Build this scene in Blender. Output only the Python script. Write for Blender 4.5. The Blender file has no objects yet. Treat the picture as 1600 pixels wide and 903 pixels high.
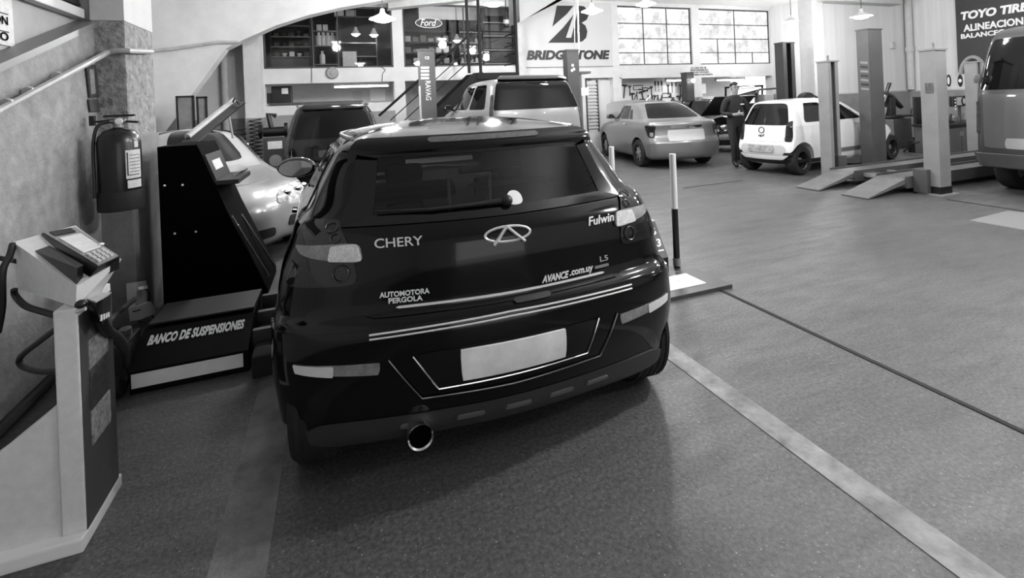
import bpy, bmesh, math, random
import numpy as np
from mathutils import Matrix, Vector
random.seed(7)
scene = bpy.context.scene
COL = scene.collection
# ------------------------------------------------------------ camera
FPX, ROLL, CX, CAMH = 750.0, 0.042, 800.0, 1.57
CY = 172 - 0.042 * 275
cam_d = bpy.data.cameras.new('camera'); cam = bpy.data.objects.new('camera', cam_d); COL.objects.link(cam)
cam_d.sensor_fit = 'HORIZONTAL'; cam_d.sensor_width = 36.0; cam_d.lens = FPX / 1600 * 36
cam_d.shift_y = (CY - 451.5) / 1600; cam_d.clip_start = .02
YAW = math.radians(20.1526)
cam.matrix_world = Matrix.Translation((0, 0, CAMH)) @ Matrix.Rotation(-YAW, 4, 'Z') @ Matrix.Rotation(math.pi / 2, 4, 'X') @ Matrix.Rotation(-ROLL, 4, 'Z')
scene.camera = cam
# ------------------------------------------------------------ world, exposure
scene.view_settings.view_transform = 'Standard'; scene.view_settings.look = 'None'
scene.view_settings.gamma = 1.0; scene.view_settings.use_curve_mapping = False
scene.view_settings.exposure = EXPOSURE = -0.15
world = bpy.data.worlds.new('world'); scene.world = world; world.use_nodes = True
world.node_tree.nodes['Background'].inputs[0].default_value = (.9, .9, .9, 1)
world.node_tree.nodes['Background'].inputs[1].default_value = 2.1
# daylight coming in through the wide entrance behind the photographer
al = bpy.data.lights.new('entrance_daylight', 'AREA'); al.shape = 'RECTANGLE'; al.size = 4.4; al.size_y = 3.0; al.energy = 1; al.color = (1, 1, 1); al.cycles.is_portal = True
alo = bpy.data.objects.new('entrance_daylight', al); COL.objects.link(alo)
alo.location = (2.0, -6.1, 1.5); alo.rotation_euler = (math.radians(90), 0, 0)
# ------------------------------------------------------------ from picture points to places
def _ray(u, v):
    x, y = u - CX, v - CY; c, s = math.cos(ROLL), math.sin(ROLL)
    a, b = (x * c - y * s) / FPX, (x * s + y * c) / FPX
    c, s = math.cos(YAW), math.sin(YAW)
    return (a * c + s, -a * s + c, -b)
def _at(u, v, k): d = _ray(u, v); return Vector((d[0] * k, d[1] * k, CAMH + d[2] * k))
def gp(u, v, z=0.): return _at(u, v, (z - CAMH) / _ray(u, v)[2])      # on the level z
def py(u, v, Y): return _at(u, v, Y / _ray(u, v)[1])                   # on a wall across the room
def px(u, v, X): return _at(u, v, X / _ray(u, v)[0])                   # on a wall along the room
def dp(u, v, D): return _at(u, v, D)                                   # at a distance
# ------------------------------------------------------------ materials
def lin(s): s /= 255.; return s / 12.92 if s <= .04045 else ((s + .055) / 1.055) ** 2.4
MATS = {}
def M(name, g=128, rough=.5, metal=0., var=0., vscale=8., bump=0., bscale=60., emit=0., spec=.5, coat=0., stretch=(1, 1, 1), detail=6., g2=None):
    if name in MATS: return MATS[name]
    m = bpy.data.materials.new(name); m.use_nodes = True; nt = m.node_tree; b = nt.nodes['Principled BSDF']
    c = lin(g); b.inputs['Base Color'].default_value = (c, c, c, 1); b.inputs['Roughness'].default_value = rough
    b.inputs['Metallic'].default_value = metal; b.inputs['Specular IOR Level'].default_value = spec; b.inputs['Coat Weight'].default_value = coat
    b.inputs['Coat Roughness'].default_value = .03
    if emit: b.inputs['Emission Color'].default_value = (1, 1, 1, 1); b.inputs['Emission Strength'].default_value = emit
    if var or bump:
        tc = nt.nodes.new('ShaderNodeTexCoord'); mp = nt.nodes.new('ShaderNodeMapping'); mp.inputs['Scale'].default_value = stretch
        nt.links.new(tc.outputs['Object'], mp.inputs['Vector'])
    if var:
        n = nt.nodes.new('ShaderNodeTexNoise'); n.inputs['Scale'].default_value = vscale; n.inputs['Detail'].default_value = detail; n.inputs['Roughness'].default_value = .62
        r = nt.nodes.new('ShaderNodeValToRGB'); lo, hi = max(c * (1 - var), 0), (lin(g2) if g2 else min(c * (1 + var), 1))
        r.color_ramp.elements[0].position = .32; r.color_ramp.elements[0].color = (lo, lo, lo, 1)
        r.color_ramp.elements[1].position = .68; r.color_ramp.elements[1].color = (hi, hi, hi, 1)
        nt.links.new(mp.outputs[0], n.inputs['Vector']); nt.links.new(n.outputs['Fac'], r.inputs[0]); nt.links.new(r.outputs[0], b.inputs['Base Color'])
    if bump:
        n2 = nt.nodes.new('ShaderNodeTexNoise'); n2.inputs['Scale'].default_value = bscale; n2.inputs['Detail'].default_value = 4
        bp = nt.nodes.new('ShaderNodeBump'); bp.inputs['Strength'].default_value = bump; bp.inputs['Distance'].default_value = .02
        nt.links.new(mp.outputs[0], n2.inputs['Vector']); nt.links.new(n2.outputs['Fac'], bp.inputs['Height']); nt.links.new(bp.outputs[0], b.inputs['Normal'])
    MATS[name] = m; return m
def glass_mat(name, tint, gloss=.12):
    if name in MATS: return MATS[name]
    m = bpy.data.materials.new(name); m.use_nodes = True; nt = m.node_tree; nt.nodes.remove(nt.nodes['Principled BSDF'])
    o = nt.nodes['Material Output']; t = nt.nodes.new('ShaderNodeBsdfTransparent'); t.inputs[0].default_value = (tint, tint, tint, 1)
    gl = nt.nodes.new('ShaderNodeBsdfGlossy'); gl.inputs['Roughness'].default_value = .03; gl.inputs[0].default_value = (.9, .9, .9, 1)
    fr = nt.nodes.new('ShaderNodeFresnel'); fr.inputs[0].default_value = 1.45
    ad = nt.nodes.new('ShaderNodeMath'); ad.operation = 'ADD'; ad.inputs[1].default_value = gloss * .3
    mx = nt.nodes.new('ShaderNodeMixShader'); nt.links.new(fr.outputs[0], ad.inputs[0]); nt.links.new(ad.outputs[0], mx.inputs[0])
    nt.links.new(t.outputs[0], mx.inputs[1]); nt.links.new(gl.outputs[0], mx.inputs[2]); nt.links.new(mx.outputs[0], o.inputs[0])
    MATS[name] = m; return m
BLACK = M('black_plastic', 22, .45); RUBBER = M('tyre_rubber', 26, .8, bump=.2, bscale=90); CHROME = M('chrome', 225, .12, 1.)
WHITE = M('white_print', 238, .5); STEEL = M('bare_steel', 150, .35, .9, var=.25, vscale=20); DGREY = M('dark_grey_metal', 62, .45, var=.2); MGREY = M('mid_grey_paint', 128, .45, var=.12)
LGREY = M('light_grey_paint', 178, .45, var=.1); BGLOSS = M('gloss_black', 8, .08, spec=.5, coat=.6); DGLASS = M('dark_glass', 7, .04, spec=.35); SHADE = M('satin_black', 14, .35)
INK = M('black_print', 16, .6); PAPER = M('paper', 215, .7, var=.12, vscale=25); WIRE = M('cable_black', 18, .5)
# ------------------------------------------------------------ shapes: (verts, faces)
def J(*ss):
    V, F = [], []
    for v, f in ss:
        n = len(V); V += [tuple(q) for q in v]; F += [tuple(i + n for i in q) for q in f]
    return V, F
def xf(s, m): return [tuple(m @ Vector(q)) for q in s[0]], s[1]
def mv(s, x=0, y=0, z=0): return [(q[0] + x, q[1] + y, q[2] + z) for q in s[0]], s[1]
def rot(s, ax, deg): return xf(s, Matrix.Rotation(math.radians(deg), 4, ax))
HEXF = [(0, 3, 2, 1), (4, 5, 6, 7), (0, 1, 5, 4), (1, 2, 6, 5), (2, 3, 7, 6), (3, 0, 4, 7)]
def hexa(pts): return [tuple(p) for p in pts], HEXF
def bx(x0, x1, y0, y1, z0, z1, bev=0., seg=2):
    if not bev: return [(x0, y0, z0), (x1, y0, z0), (x1, y1, z0), (x0, y1, z0), (x0, y0, z1), (x1, y0, z1), (x1, y1, z1), (x0, y1, z1)], list(HEXF)
    bm = bmesh.new(); bmesh.ops.create_cube(bm, size=1)
    for v in bm.verts: v.co = ((x0 + x1) / 2 + v.co.x * (x1 - x0), (y0 + y1) / 2 + v.co.y * (y1 - y0), (z0 + z1) / 2 + v.co.z * (z1 - z0))
    bmesh.ops.bevel(bm, geom=bm.edges[:], offset=bev, segments=seg, affect='EDGES', profile=.7)
    bm.verts.index_update(); r = [tuple(v.co) for v in bm.verts], [tuple(v.index for v in f.verts) for f in bm.faces]; bm.free(); return r
def cb(cx, cy, cz, sx, sy, sz, bev=0.): return bx(cx - sx / 2, cx + sx / 2, cy - sy / 2, cy + sy / 2, cz - sz / 2, cz + sz / 2, bev)
def tube(pts, r, n=8, closed=False):
    P = [Vector(p) for p in pts]; m = len(P); V, F = [], []; R = r if isinstance(r, (list, tuple)) else [r] * m; up = None
    for i, p in enumerate(P):
        if closed: t = P[(i + 1) % m] - P[i - 1]
        else: t = P[min(i + 1, m - 1)] - P[max(i - 1, 0)]
        t.normalize()
        if up is None: up = Vector((0, 0, 1)) if abs(t.z) < .9 else Vector((1, 0, 0))
        a = t.cross(up); a = a.normalized() if a.length > 1e-6 else Vector((1, 0, 0)); b = a.cross(t).normalized(); up = b
        for k in range(n): V.append(tuple(p + (a * math.cos(2 * math.pi * k / n) + b * math.sin(2 * math.pi * k / n)) * R[i]))
    for i in range(m if closed else m - 1):
        j = (i + 1) % m
        for k in range(n): F.append((i * n + k, i * n + (k + 1) % n, j * n + (k + 1) % n, j * n + k))
    if not closed: F += [tuple(range(n))[::-1], tuple((m - 1) * n + k for k in range(n))]
    return V, F
def cyl(p0, p1, r0, r1=None, n=16): return tube([p0, p1], [r0, r0 if r1 is None else r1], n)
def spline(pts, k=6):
    P = [Vector(p) for p in pts]; o = []
    for i in range(len(P) - 1):
        a, b, c, d = P[max(i - 1, 0)], P[i], P[i + 1], P[min(i + 2, len(P) - 1)]
        for j in range(k):
            t = j / k; o.append(.5 * (2 * b + (c - a) * t + (2 * a - 5 * b + 4 * c - d) * t * t + (-a + 3 * b - 3 * c + d) * t ** 3))
    return o + [P[-1]]
def lathe(prof, n=24, axis='Z', cap=True):
    V, F = [], []; m = len(prof)
    for r, h in prof:
        for k in range(n):
            a = 2 * math.pi * k / n; c, s = r * math.cos(a), r * math.sin(a)
            V.append({'Z': (c, s, h), 'X': (h, c, s), 'Y': (s, h, c)}[axis])
    for i in range(m - 1):
        for k in range(n): F.append((i * n + k, i * n + (k + 1) % n, (i + 1) * n + (k + 1) % n, (i + 1) * n + k))
    if cap: F += [tuple(range(n))[::-1], tuple((m - 1) * n + k for k in range(n))]
    return V, F
def ball(c, rx, ry=None, rz=None, n=16, m=10):
    ry = rx if ry is None else ry; rz = rx if rz is None else rz
    s = lathe([(max(math.sin(math.pi * i / m), .001), -math.cos(math.pi * i / m)) for i in range(m + 1)], n)
    return [(c[0] + q[0] * rx, c[1] + q[1] * ry, c[2] + q[2] * rz) for q in s[0]], s[1]
def prism(poly, a, d0, d1):
    """polygon in the plane across axis a ('X': (y,z), 'Y': (x,z), 'Z': (x,y)), from d0 to d1"""
    f = {'X': lambda p, d: (d, p[0], p[1]), 'Y': lambda p, d: (p[0], d, p[1]), 'Z': lambda p, d: (p[0], p[1], d)}[a]
    n = len(poly); V = [f(p, d0) for p in poly] + [f(p, d1) for p in poly]
    return V, [tuple(range(n)), tuple(range(n, 2 * n))[::-1]] + [(i, (i + 1) % n, n + (i + 1) % n, n + i) for i in range(n)]
def slab(pts, d, thick):
    """flat polygon of 3-d points given a thickness along direction d"""
    n = len(pts); d = Vector(d).normalized() * thick; V = [tuple(p) for p in pts] + [tuple(Vector(p) + d) for p in pts]
    return V, [tuple(range(n)), tuple(range(n, 2 * n))[::-1]] + [(i, (i + 1) % n, n + (i + 1) % n, n + i) for i in range(n)]
def text(s, w, h, depth=.004, shear=0., bold=0., gap=1.0):
    """lettering in x (0..w), z (0..h); y from 0 to -depth"""
    c = bpy.data.curves.new('t', 'FONT'); c.body = s; c.shear = shear; c.offset = bold; c.extrude = .01; c.resolution_u = 3; c.space_character = gap
    o = bpy.data.objects.new('t', c); COL.objects.link(o); bpy.context.view_layer.update()
    me = bpy.data.meshes.new_from_object(o.evaluated_get(bpy.context.evaluated_depsgraph_get()))
    V = [tuple(v.co) for v in me.vertices]; F = [tuple(p.vertices) for p in me.polygons]
    bpy.data.objects.remove(o); bpy.data.curves.remove(c); bpy.data.meshes.remove(me)
    x0, x1 = min(v[0] for v in V), max(v[0] for v in V); y0, y1 = min(v[1] for v in V), max(v[1] for v in V)
    return [((v[0] - x0) / (x1 - x0) * w, -depth * (v[2] / .02 + .5), (v[1] - y0) / (y1 - y0) * h) for v in V], F
# ------------------------------------------------------------ objects
WM = {}
def mk(name, shape, mat, par=None, smooth=False, local=False, kind=None, label=None):
    """one mesh object; with a parent the shape is in room coordinates unless local"""
    V, F = shape
    if par is not None and not local:
        inv = WM[par.name].inverted(); V = [tuple(inv @ Vector(q)) for q in V]
    me = bpy.data.meshes.new(name); me.from_pydata([tuple(q) for q in V], [], [tuple(q) for q in F])
    bm = bmesh.new(); bm.from_mesh(me); bmesh.ops.recalc_face_normals(bm, faces=bm.faces[:]); bm.to_mesh(me); bm.free()
    me.materials.append(mat)
    o = bpy.data.objects.new(name, me); COL.objects.link(o)
    if smooth:
        me.polygons.foreach_set('use_smooth', [True] * len(me.polygons)); me.set_sharp_from_angle(angle=math.radians(smooth if smooth > 1 else 40))
    if par is not None:
        o.parent = par; WM[o.name] = WM[par.name]
    else: WM[o.name] = Matrix()
    if kind: o['kind'] = kind
    if label: o['label'] = label
    return o
def tag(o, label, cat, group=None):
    o['label'] = label; o['category'] = cat
    if group: o['group'] = group
    return o
def thing(name, label, cat, loc=(0, 0, 0), rz=0., group=None):
    o = bpy.data.objects.new(name, None); COL.objects.link(o); o.empty_display_size = .1
    o.location = loc; o.rotation_euler = (0, 0, rz); WM[o.name] = Matrix.Translation(Vector(loc)) @ Matrix.Rotation(rz, 4, 'Z')
    return tag(o, label, cat, group)
def st(name, shape, mat, par=None, smooth=False):
    o = mk(name, shape, mat, par, smooth)
    if par is None: o['kind'] = 'structure'
    return o
def copy_tree(o, loc=None, label=None, par=None):
    c = o.copy(); COL.objects.link(c)
    if par is not None: c.parent = par
    if loc is not None: c.location = loc
    if label: c['label'] = label
    for ch in list(o.children): copy_tree(ch, par=c)
    return c
# ============================================================ the room
YB, XJ, YR, XR, ZC = 12.5, 14.26, 9.4, 16.15, 4.5
WALLW = M('white_wall_paint', 192, .7, var=.10, vscale=1.6, bump=.12, bscale=12)
STREAK = M('streaked_white_wall', 200, .7, var=.07, vscale=1.5, stretch=(6, 6, .25), bump=.05)
WAINS = M('grey_wall_dado', 128, .6, var=.15, vscale=2.5)
ROUGHP = M('rough_grey_plaster', 148, .85, var=.22, vscale=9, bump=.35, bscale=45)
PILP = M('hammered_plaster', 138, .85, var=.38, vscale=14, bump=.9, bscale=28)
CEIL = M('ceiling_paint', 225, .8, var=.08)
BEAM = M('beam_paint', 178, .7, var=.08)
def floor_mat():
    m = bpy.data.materials.new('oiled_concrete'); m.use_nodes = True; nt = m.node_tree; N = nt.nodes.new; L = nt.links.new; b = nt.nodes['Principled BSDF']
    tc = N('ShaderNodeTexCoord'); a = N('ShaderNodeTexNoise'); a.inputs['Scale'].default_value = .55; a.inputs['Detail'].default_value = 8; a.inputs['Roughness'].default_value = .65
    c = N('ShaderNodeTexNoise'); c.inputs['Scale'].default_value = 55; c.inputs['Detail'].default_value = 4; c.inputs['Roughness'].default_value = .7
    mpp = N('ShaderNodeMapping'); mpp.inputs['Scale'].default_value = (.7, 2.6, 1); e = N('ShaderNodeTexNoise'); e.inputs['Scale'].default_value = 2.2; e.inputs['Detail'].default_value = 9; e.inputs['Roughness'].default_value = .72
    L(tc.outputs['Object'], a.inputs['Vector']); L(tc.outputs['Object'], c.inputs['Vector']); L(tc.outputs['Object'], mpp.inputs[0]); L(mpp.outputs[0], e.inputs['Vector'])
    r = N('ShaderNodeValToRGB'); r.color_ramp.elements[0].position = .3; r.color_ramp.elements[1].position = .72
    lo, hi = lin(54), lin(90); r.color_ramp.elements[0].color = (lo, lo, lo, 1); r.color_ramp.elements[1].color = (hi, hi, hi, 1)
    mx = N('ShaderNodeMix'); mx.data_type = 'FLOAT'; mx.inputs[0].default_value = .5; L(a.outputs['Fac'], mx.inputs[2]); L(e.outputs['Fac'], mx.inputs[3]); L(mx.outputs[0], r.inputs[0])
    sp = N('ShaderNodeValToRGB'); sp.color_ramp.elements[0].position = .36; sp.color_ramp.elements[0].color = (.55, .55, .55, 1); sp.color_ramp.elements[1].position = .7; sp.color_ramp.elements[1].color = (1.75, 1.75, 1.75, 1)
    L(c.outputs['Fac'], sp.inputs[0]); mu = N('ShaderNodeMix'); mu.data_type = 'RGBA'; mu.blend_type = 'MULTIPLY'; mu.inputs[0].default_value = .9
    L(r.outputs[0], mu.inputs[6]); L(sp.outputs[0], mu.inputs[7])
    g = N('ShaderNodeTexNoise'); g.inputs['Scale'].default_value = 95; g.inputs['Detail'].default_value = 2; L(tc.outputs['Object'], g.inputs['Vector'])
    gr = N('ShaderNodeValToRGB'); gr.color_ramp.elements[0].position = .66; gr.color_ramp.elements[0].color = (0, 0, 0, 1); gr.color_ramp.elements[1].position = .74; gr.color_ramp.elements[1].color = (.22, .22, .22, 1); L(g.outputs['Fac'], gr.inputs[0])
    ad = N('ShaderNodeMix'); ad.data_type = 'RGBA'; ad.blend_type = 'ADD'; ad.inputs[0].default_value = 1; L(mu.outputs[2], ad.inputs[6]); L(gr.outputs[0], ad.inputs[7]); L(ad.outputs[2], b.inputs['Base Color'])
    rr = N('ShaderNodeMapRange'); rr.inputs[1].default_value = .3; rr.inputs[2].default_value = .7; rr.inputs[3].default_value = .62; rr.inputs[4].default_value = .38; L(e.outputs['Fac'], rr.inputs[0]); L(rr.outputs[0], b.inputs['Roughness'])
    bp = N('ShaderNodeBump'); bp.inputs['Strength'].default_value = .25; bp.inputs['Distance'].default_value = .01; L(c.outputs['Fac'], bp.inputs['Height']); L(bp.outputs[0], b.inputs['Normal'])
    return m
floor = st('floor', bx(-3.8, XR + .2, -6.2, 16.2, -.15, 0), floor_mat())
LINE = M('worn_floor_paint', 132, .7, var=.5, vscale=7, bump=.2, detail=10)
LINE2 = M('dirty_floor_paint', 100, .7, var=.4, vscale=6, bump=.2, detail=10)
JOINT = M('joint_filler', 26, .9)
a, b = gp(385, 632), gp(435, 632)
mk('floor_marking', bx(-.475, -.285, -5, 6.5, 0, .003), LINE2, floor)
mk('floor_marking', bx(1.80, 1.93, -5, 5.8, 0, .003), LINE, floor)
def strip(p, q, w, z=.004):
    p, q = Vector((p[0], p[1], 0)), Vector((q[0], q[1], 0)); d = (q - p).normalized(); n = Vector((-d.y, d.x, 0)) * w / 2
    return [tuple(p + n), tuple(p - n), tuple(q - n), tuple(q + n)] + [tuple(t + Vector((0, 0, z))) for t in (p + n, p - n, q - n, q + n)], list(HEXF)
mk('floor_joint', strip((2.83, -5), (2.83, 3.6), .03, .004), JOINT, floor)
mk('floor_joint', strip(gp(1068, 294), gp(1160, 282), .03), JOINT, floor)
mk('floor_joint', strip(gp(1480, 312), gp(1600, 330), .04), JOINT, floor)
PLATE = M('checker_plate', 165, .4, .6, bump=.5, bscale=40)
pl = tag(mk('steel_plate', J(slab([gp(1515, 345), gp(1575, 330), gp(1640, 338), gp(1600, 360)], (0, 0, 1), .008)), PLATE), 'pale ribbed steel plate lying on the floor at the right edge', 'steel plate')
# ---------------- left side: wall under the sloping sill, pillar, far wall
sl = lambda y: 1.86 + .372 * (y - 3.36)
wl = st('wall_left', prism([(-6.2, 0), (4.5, 0), (4.5, 2.29), (3.4, sl(3.4)), (.5, sl(.5)), (-.5, .45), (-6.2, .45)], 'X', -2.6, -1.68), ROUGHP)
st('wall_left_panel', bx(-2.2, -1.80, -6.2, 4.5, .45, ZC), M('pale_panel', 172, .7, var=.06))
SLATM = M('dark_shutter_slat', 40, .5); BAR = M('shutter_bar', 205, .5)
sh = thing('roller_shutter', 'dark slatted shutter above the sloping sill at top left', 'shutter', (-1.74, 3.2, 2.32))
mk('bottom_bar', bx(-1.80, -1.73, 1.9, 4.45, 2.33, 2.40, .01), BAR, sh)
for k in range(13): mk('slat', mv(rot(bx(-.006, .02, 0, 2.55, 0, .055), 'Y', -14), -1.77, 1.9, 2.42 + k * .068), SLATM, sh)
st('trim_1', hexa([(-1.80, 1.2, sl(1.2)), (-1.66, 1.2, sl(1.2)), (-1.66, 4.5, sl(4.5)), (-1.80, 4.5, sl(4.5)), (-1.80, 1.2, sl(1.2) + .045), (-1.66, 1.2, sl(1.2) + .045), (-1.66, 4.5, sl(4.5) + .045), (-1.80, 4.5, sl(4.5) + .045)]), M('sill_metal', 120, .4))
pil = st('pillar_left', bx(-1.70, -1.49, 4.45, 5.05, 0, 2.32, .015), PILP)
st('pillar_left_top', bx(-1.70, -1.49, 4.45, 5.05, 2.32, ZC), WALLW)
st('pillar_left_base', bx(-1.71, -1.475, 4.44, 5.06, 0, 1.44, .012), M('smooth_grey_plaster', 122, .8, var=.14, vscale=5, bump=.2))
st('wall_left_return', bx(-3.7, -1.70, 4.52, 5.05, 0, ZC), WALLW)
st('wall_left_far', bx(-3.8, -3.4, 5.05, YB + .3, 0, ZC), WALLW)
st('trim_2', bx(-3.4, -3.385, 5.1, YB, 0, 1.45), WAINS)
# conduit along the sill, across the pillar and on along the far wall
COND = M('conduit_paint', 168, .45, var=.15)
c0, c1 = px(0, 172, -1.63), py(168, 82, 4.40)
c2 = py(182, 79, 4.40); c3 = px(206, 80, -1.455); c4 = px(234, 80, -1.455)
cpath = [c0 - (c1 - c0) * .8, c0, c1, c2, Vector((-1.455, 4.41, c2.z)), c3, px(237, 81, -1.455)]
tag(mk('conduit_pipe', tube([py(225, 80, 10.84), py(266, 77, 10.84), py(300, 72, 10.84), py(340, 66, 10.84), py(372, 66, 10.84)], .03, 8), COND, smooth=True), 'pale conduit crossing the white wall between pillar and drain pipe', 'pipe')
tag(mk('conduit_pipe', J(tube(cpath, .02, 8), *[tube([px(u, v, -1.64) + Vector((.0, -.012, 0)), px(u, v, -1.64) + Vector((.0, .012, .006))], .03, 8) for u, v in ((12, 163), (45, 144), (90, 120))]), COND, smooth=True), 'grey conduit pipe rising along the left wall and round the pillar', 'pipe')
p0, p1 = py(351, -60, 12.4), py(357, 165, 12.4)
tag(mk('drain_pipe', J(cyl((p1.x - .05, 12.4, .0), (p1.x - .05, 12.4, ZC), .075, n=12), cyl((p1.x - .05, 12.4, 3.2), (p1.x - .05, 12.4, 3.3), .095, n=12)), BEAM, smooth=True), 'white vertical drain pipe on the back wall left of the haunched beam', 'pipe')
# ---------------- back wall with its window band and the openings of the bench rooms
def bw(x0, x1, z0, z1, y0=YB, y1=YB + .28): return bx(x0, x1, y0, y1, z0, z1)
W1, W2, W3, W4 = (-1.54, 1.42), (1.69, 4.93), (8.10, 10.86), (11.17, 14.22)
Z0, Z1, ZT = 2.60, 4.38, 4.12
wb = st('wall_back', bw(-3.7, W1[0], 0, ZC), WALLW)
mk('pier', bw(W1[1], W2[0], 0, ZC), WALLW, wb); mk('pier', bw(W2[1], W3[0], 2.2, ZC), WALLW, wb); mk('pier', bw(W3[1], W4[0], 1.5, ZC), WALLW, wb); mk('pier', bw(W4[1], XJ + .3, 0, ZC), WALLW, wb)
mk('band', bw(W1[0], W1[1], 2.24, Z0), WALLW, wb); mk('band', bw(W2[0], W2[1], 2.24, Z0), WALLW, wb); mk('band', bw(W3[0], W3[1], 2.16, Z0 - .04), WALLW, wb); mk('band', bw(W4[0], W4[1], 2.13, Z0 - .05), WALLW, wb)
mk('band', bw(W1[0], W1[1], ZT, ZC), WALLW, wb); mk('band', bw(W2[0], W2[1], ZT + .12, ZC), WALLW, wb); mk('band', bw(W3[0], W3[1], Z1, ZC), WALLW, wb); mk('band', bw(W4[0], W4[1], Z1, ZC), WALLW, wb)
mk('parapet', bw(W1[0], W1[1], 0, 1.72), WALLW, wb); mk('parapet', bw(W2[0], W2[1], 0, 1.2), WALLW, wb)
mk('dado', bx(-3.4, W1[0], YB - .012, YB, 0, 1.47), WAINS, wb); mk('dado', bw(-1.54, 1.42, 0, 1.5, YB - .012, YB), WAINS, wb)
mk('pier', bw(W2[1], 6.9, 0, 2.2), WALLW, wb); mk('pier', bw(7.85, 8.15, 0, 2.2), WALLW, wb); mk('dado', bw(7.85, 8.15, 0, 1.45, YB - .012, YB), WAINS, wb)
mk('parapet', bw(W3[0] + .05, W3[1], 0, 1.3), WALLW, wb); mk('dado', bw(W3[0] + .05, W4[0], 0, 1.42, YB - .012, YB), WAINS, wb)
mk('pier', bw(W3[1], W4[0], 0, 1.5), WAINS, wb)
st('wall_bench_rooms', bx(-3.7, XJ + .3, YB + 2.2, YB + 2.4, 0, ZC), M('bench_room_paint', 205, .8, var=.06))
st('floor_mezzanine', bx(-3.7, XJ + .3, YB + .28, YB + 2.2, 2.30, 2.42), M('mezzanine_slab', 180, .8))
# column at the left end, in front of the bench room
cp = py(382, 100, 12.1)
st('pillar_back', bx(cp.x, W1[0] - .02, 11.95, YB, 0, ZC), WALLW); st('trim_3', bx(cp.x - .01, W1[0] - .01, 11.94, YB, 0, 1.47), WAINS)
# haunched frame in front of the back wall
ya = 10.9; A = [py(u, v, ya) for u, v in ((250, 222), (298, 150), (352, 76), (380, 62), (430, 40), (480, 24), (530, 12), (590, 2), (660, -8))]
poly = [(-3.4, A[0].z)] + [(q.x, q.z) for q in A] + [(A[-1].x, ZC + .1), (-3.4, ZC + .1)]
st('beam_haunch', prism(poly, 'Y', ya, ya + .35), WALLW)
B2 = [py(u, v, 12.3) for u, v in ((612, 14), (660, 9), (720, 3), (780, -6))]
st('beam_haunch_rear', prism([(B2[0].x - .1, B2[0].z - .02)] + [(q.x, q.z) for q in B2] + [(B2[-1].x, ZC + .05), (B2[0].x - .1, ZC + .05)], 'Y', 12.15, YB), BEAM)
B3 = [py(u, v, 11.9) for u, v in ((808, 36), (818, 31), (868, 0), (900, -20))]
st('beam_bracket', prism([(B3[0].x, B3[0].z)] + [(q.x, q.z) for q in B3[1:]] + [(B3[-1].x, ZC + .05), (B3[0].x, ZC + .05)], 'Y', 11.7, YB), M('bracket_paint', 150, .7))
cq = py(812, 60, 12.42); st('pillar_stair', bx(cq.x - .1, cq.x + .09, 12.3, YB, 0, ZC), BEAM)
# jog, column and right-hand walls
st('wall_jog', bx(XJ, XJ + .3, 10.4, YB + .3, 0, ZC), STREAK)
cc = py(1266, 100, YR); cd = py(1283, 100, YR)
st('pillar_right', bx(cc.x, cd.x, YR - .12, YR + .3, 0, ZC, .02), M('column_paint', 196, .6, var=.05))
st('wall_right_section', bx(cd.x - .1, XR + .3, YR, YR + .2, 0, ZC), STREAK)
bz = py(1345, 4, YR - .3).z; st('beam_right', bx(cd.x - .2, py(1408, 9, YR - .3).x, YR - .35, YR, bz, ZC), BEAM)
st('trim_4', bx(cd.x, XR, YR - .015, YR, 0, 1.42), WAINS); st('trim_5', bx(cd.x, XR, YR - .03, YR, 1.42, 1.46), BEAM)
wr = st('wall_right', bx(XR, XR + .3, -6.2, YR, 0, ZC), STREAK)
st('trim_6', bx(XR - .015, XR, -6.2, YR, 0, 1.40), WAINS); st('trim_7', bx(XR - .03, XR, -6.2, YR, 1.40, 1.44), BEAM)
dq = py(1421, 70, YR - .12)
d_ = thing('downpipe', 'tall white downpipe in the right-hand corner of the walls', 'pipe', (dq.x, YR - .12, 1.45))
mk('pipe', cyl((dq.x, YR - .12, 1.46), (dq.x, YR - .12, ZC), .09, n=14), BEAM, d_, True); cz = py(1421, 77, YR - .12).z
mk('collar', cyl((dq.x, YR - .12, cz - .07), (dq.x, YR - .12, cz + .07), .115, n=14), BEAM, d_, True)
# shell behind the photographer, with the wide entrance
st('wall_front', J(bx(-3.8, -.2, -6.2, -6, 0, ZC), bx(4.2, XR + .3, -6.2, -6, 0, ZC), bx(-.2, 4.2, -6.2, -6, 3.0, ZC)), WALLW)
st('pavement', bx(-12, 18, -20, -6.2, -.15, -.01), M('pavement_outside', 200, .8, var=.1))
st('ceiling', bx(-3.8, XR + .3, -6.2, 16.2, ZC, ZC + .1), CEIL)
# ---------------- window panes
PANE = bpy.data.materials.new('bright_dirty_pane'); PANE.use_nodes = True
nt = PANE.node_tree; nt.nodes.remove(nt.nodes['Principled BSDF']); em = nt.nodes.new('ShaderNodeEmission'); tc = nt.nodes.new('ShaderNodeTexCoord'); nz = nt.nodes.new('ShaderNodeTexNoise'); nz.inputs['Scale'].default_value = 2.6; nz.inputs['Detail'].default_value = 9; nz.inputs['Roughness'].default_value = .75
rp = nt.nodes.new('ShaderNodeValToRGB'); rp.color_ramp.elements[0].position = .34; rp.color_ramp.elements[0].color = (.42,) * 3 + (1,); rp.color_ramp.elements[1].position = .60; rp.color_ramp.elements[1].color = (1, 1, 1, 1)
nt.links.new(tc.outputs['Object'], nz.inputs['Vector']); nt.links.new(nz.outputs['Fac'], rp.inputs[0]); nt.links.new(rp.outputs[0], em.inputs[0]); em.inputs[1].default_value = 1.5; nt.links.new(em.outputs[0], nt.nodes['Material Output'].inputs[0])
FRAME = M('window_iron', 58, .6)
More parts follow.
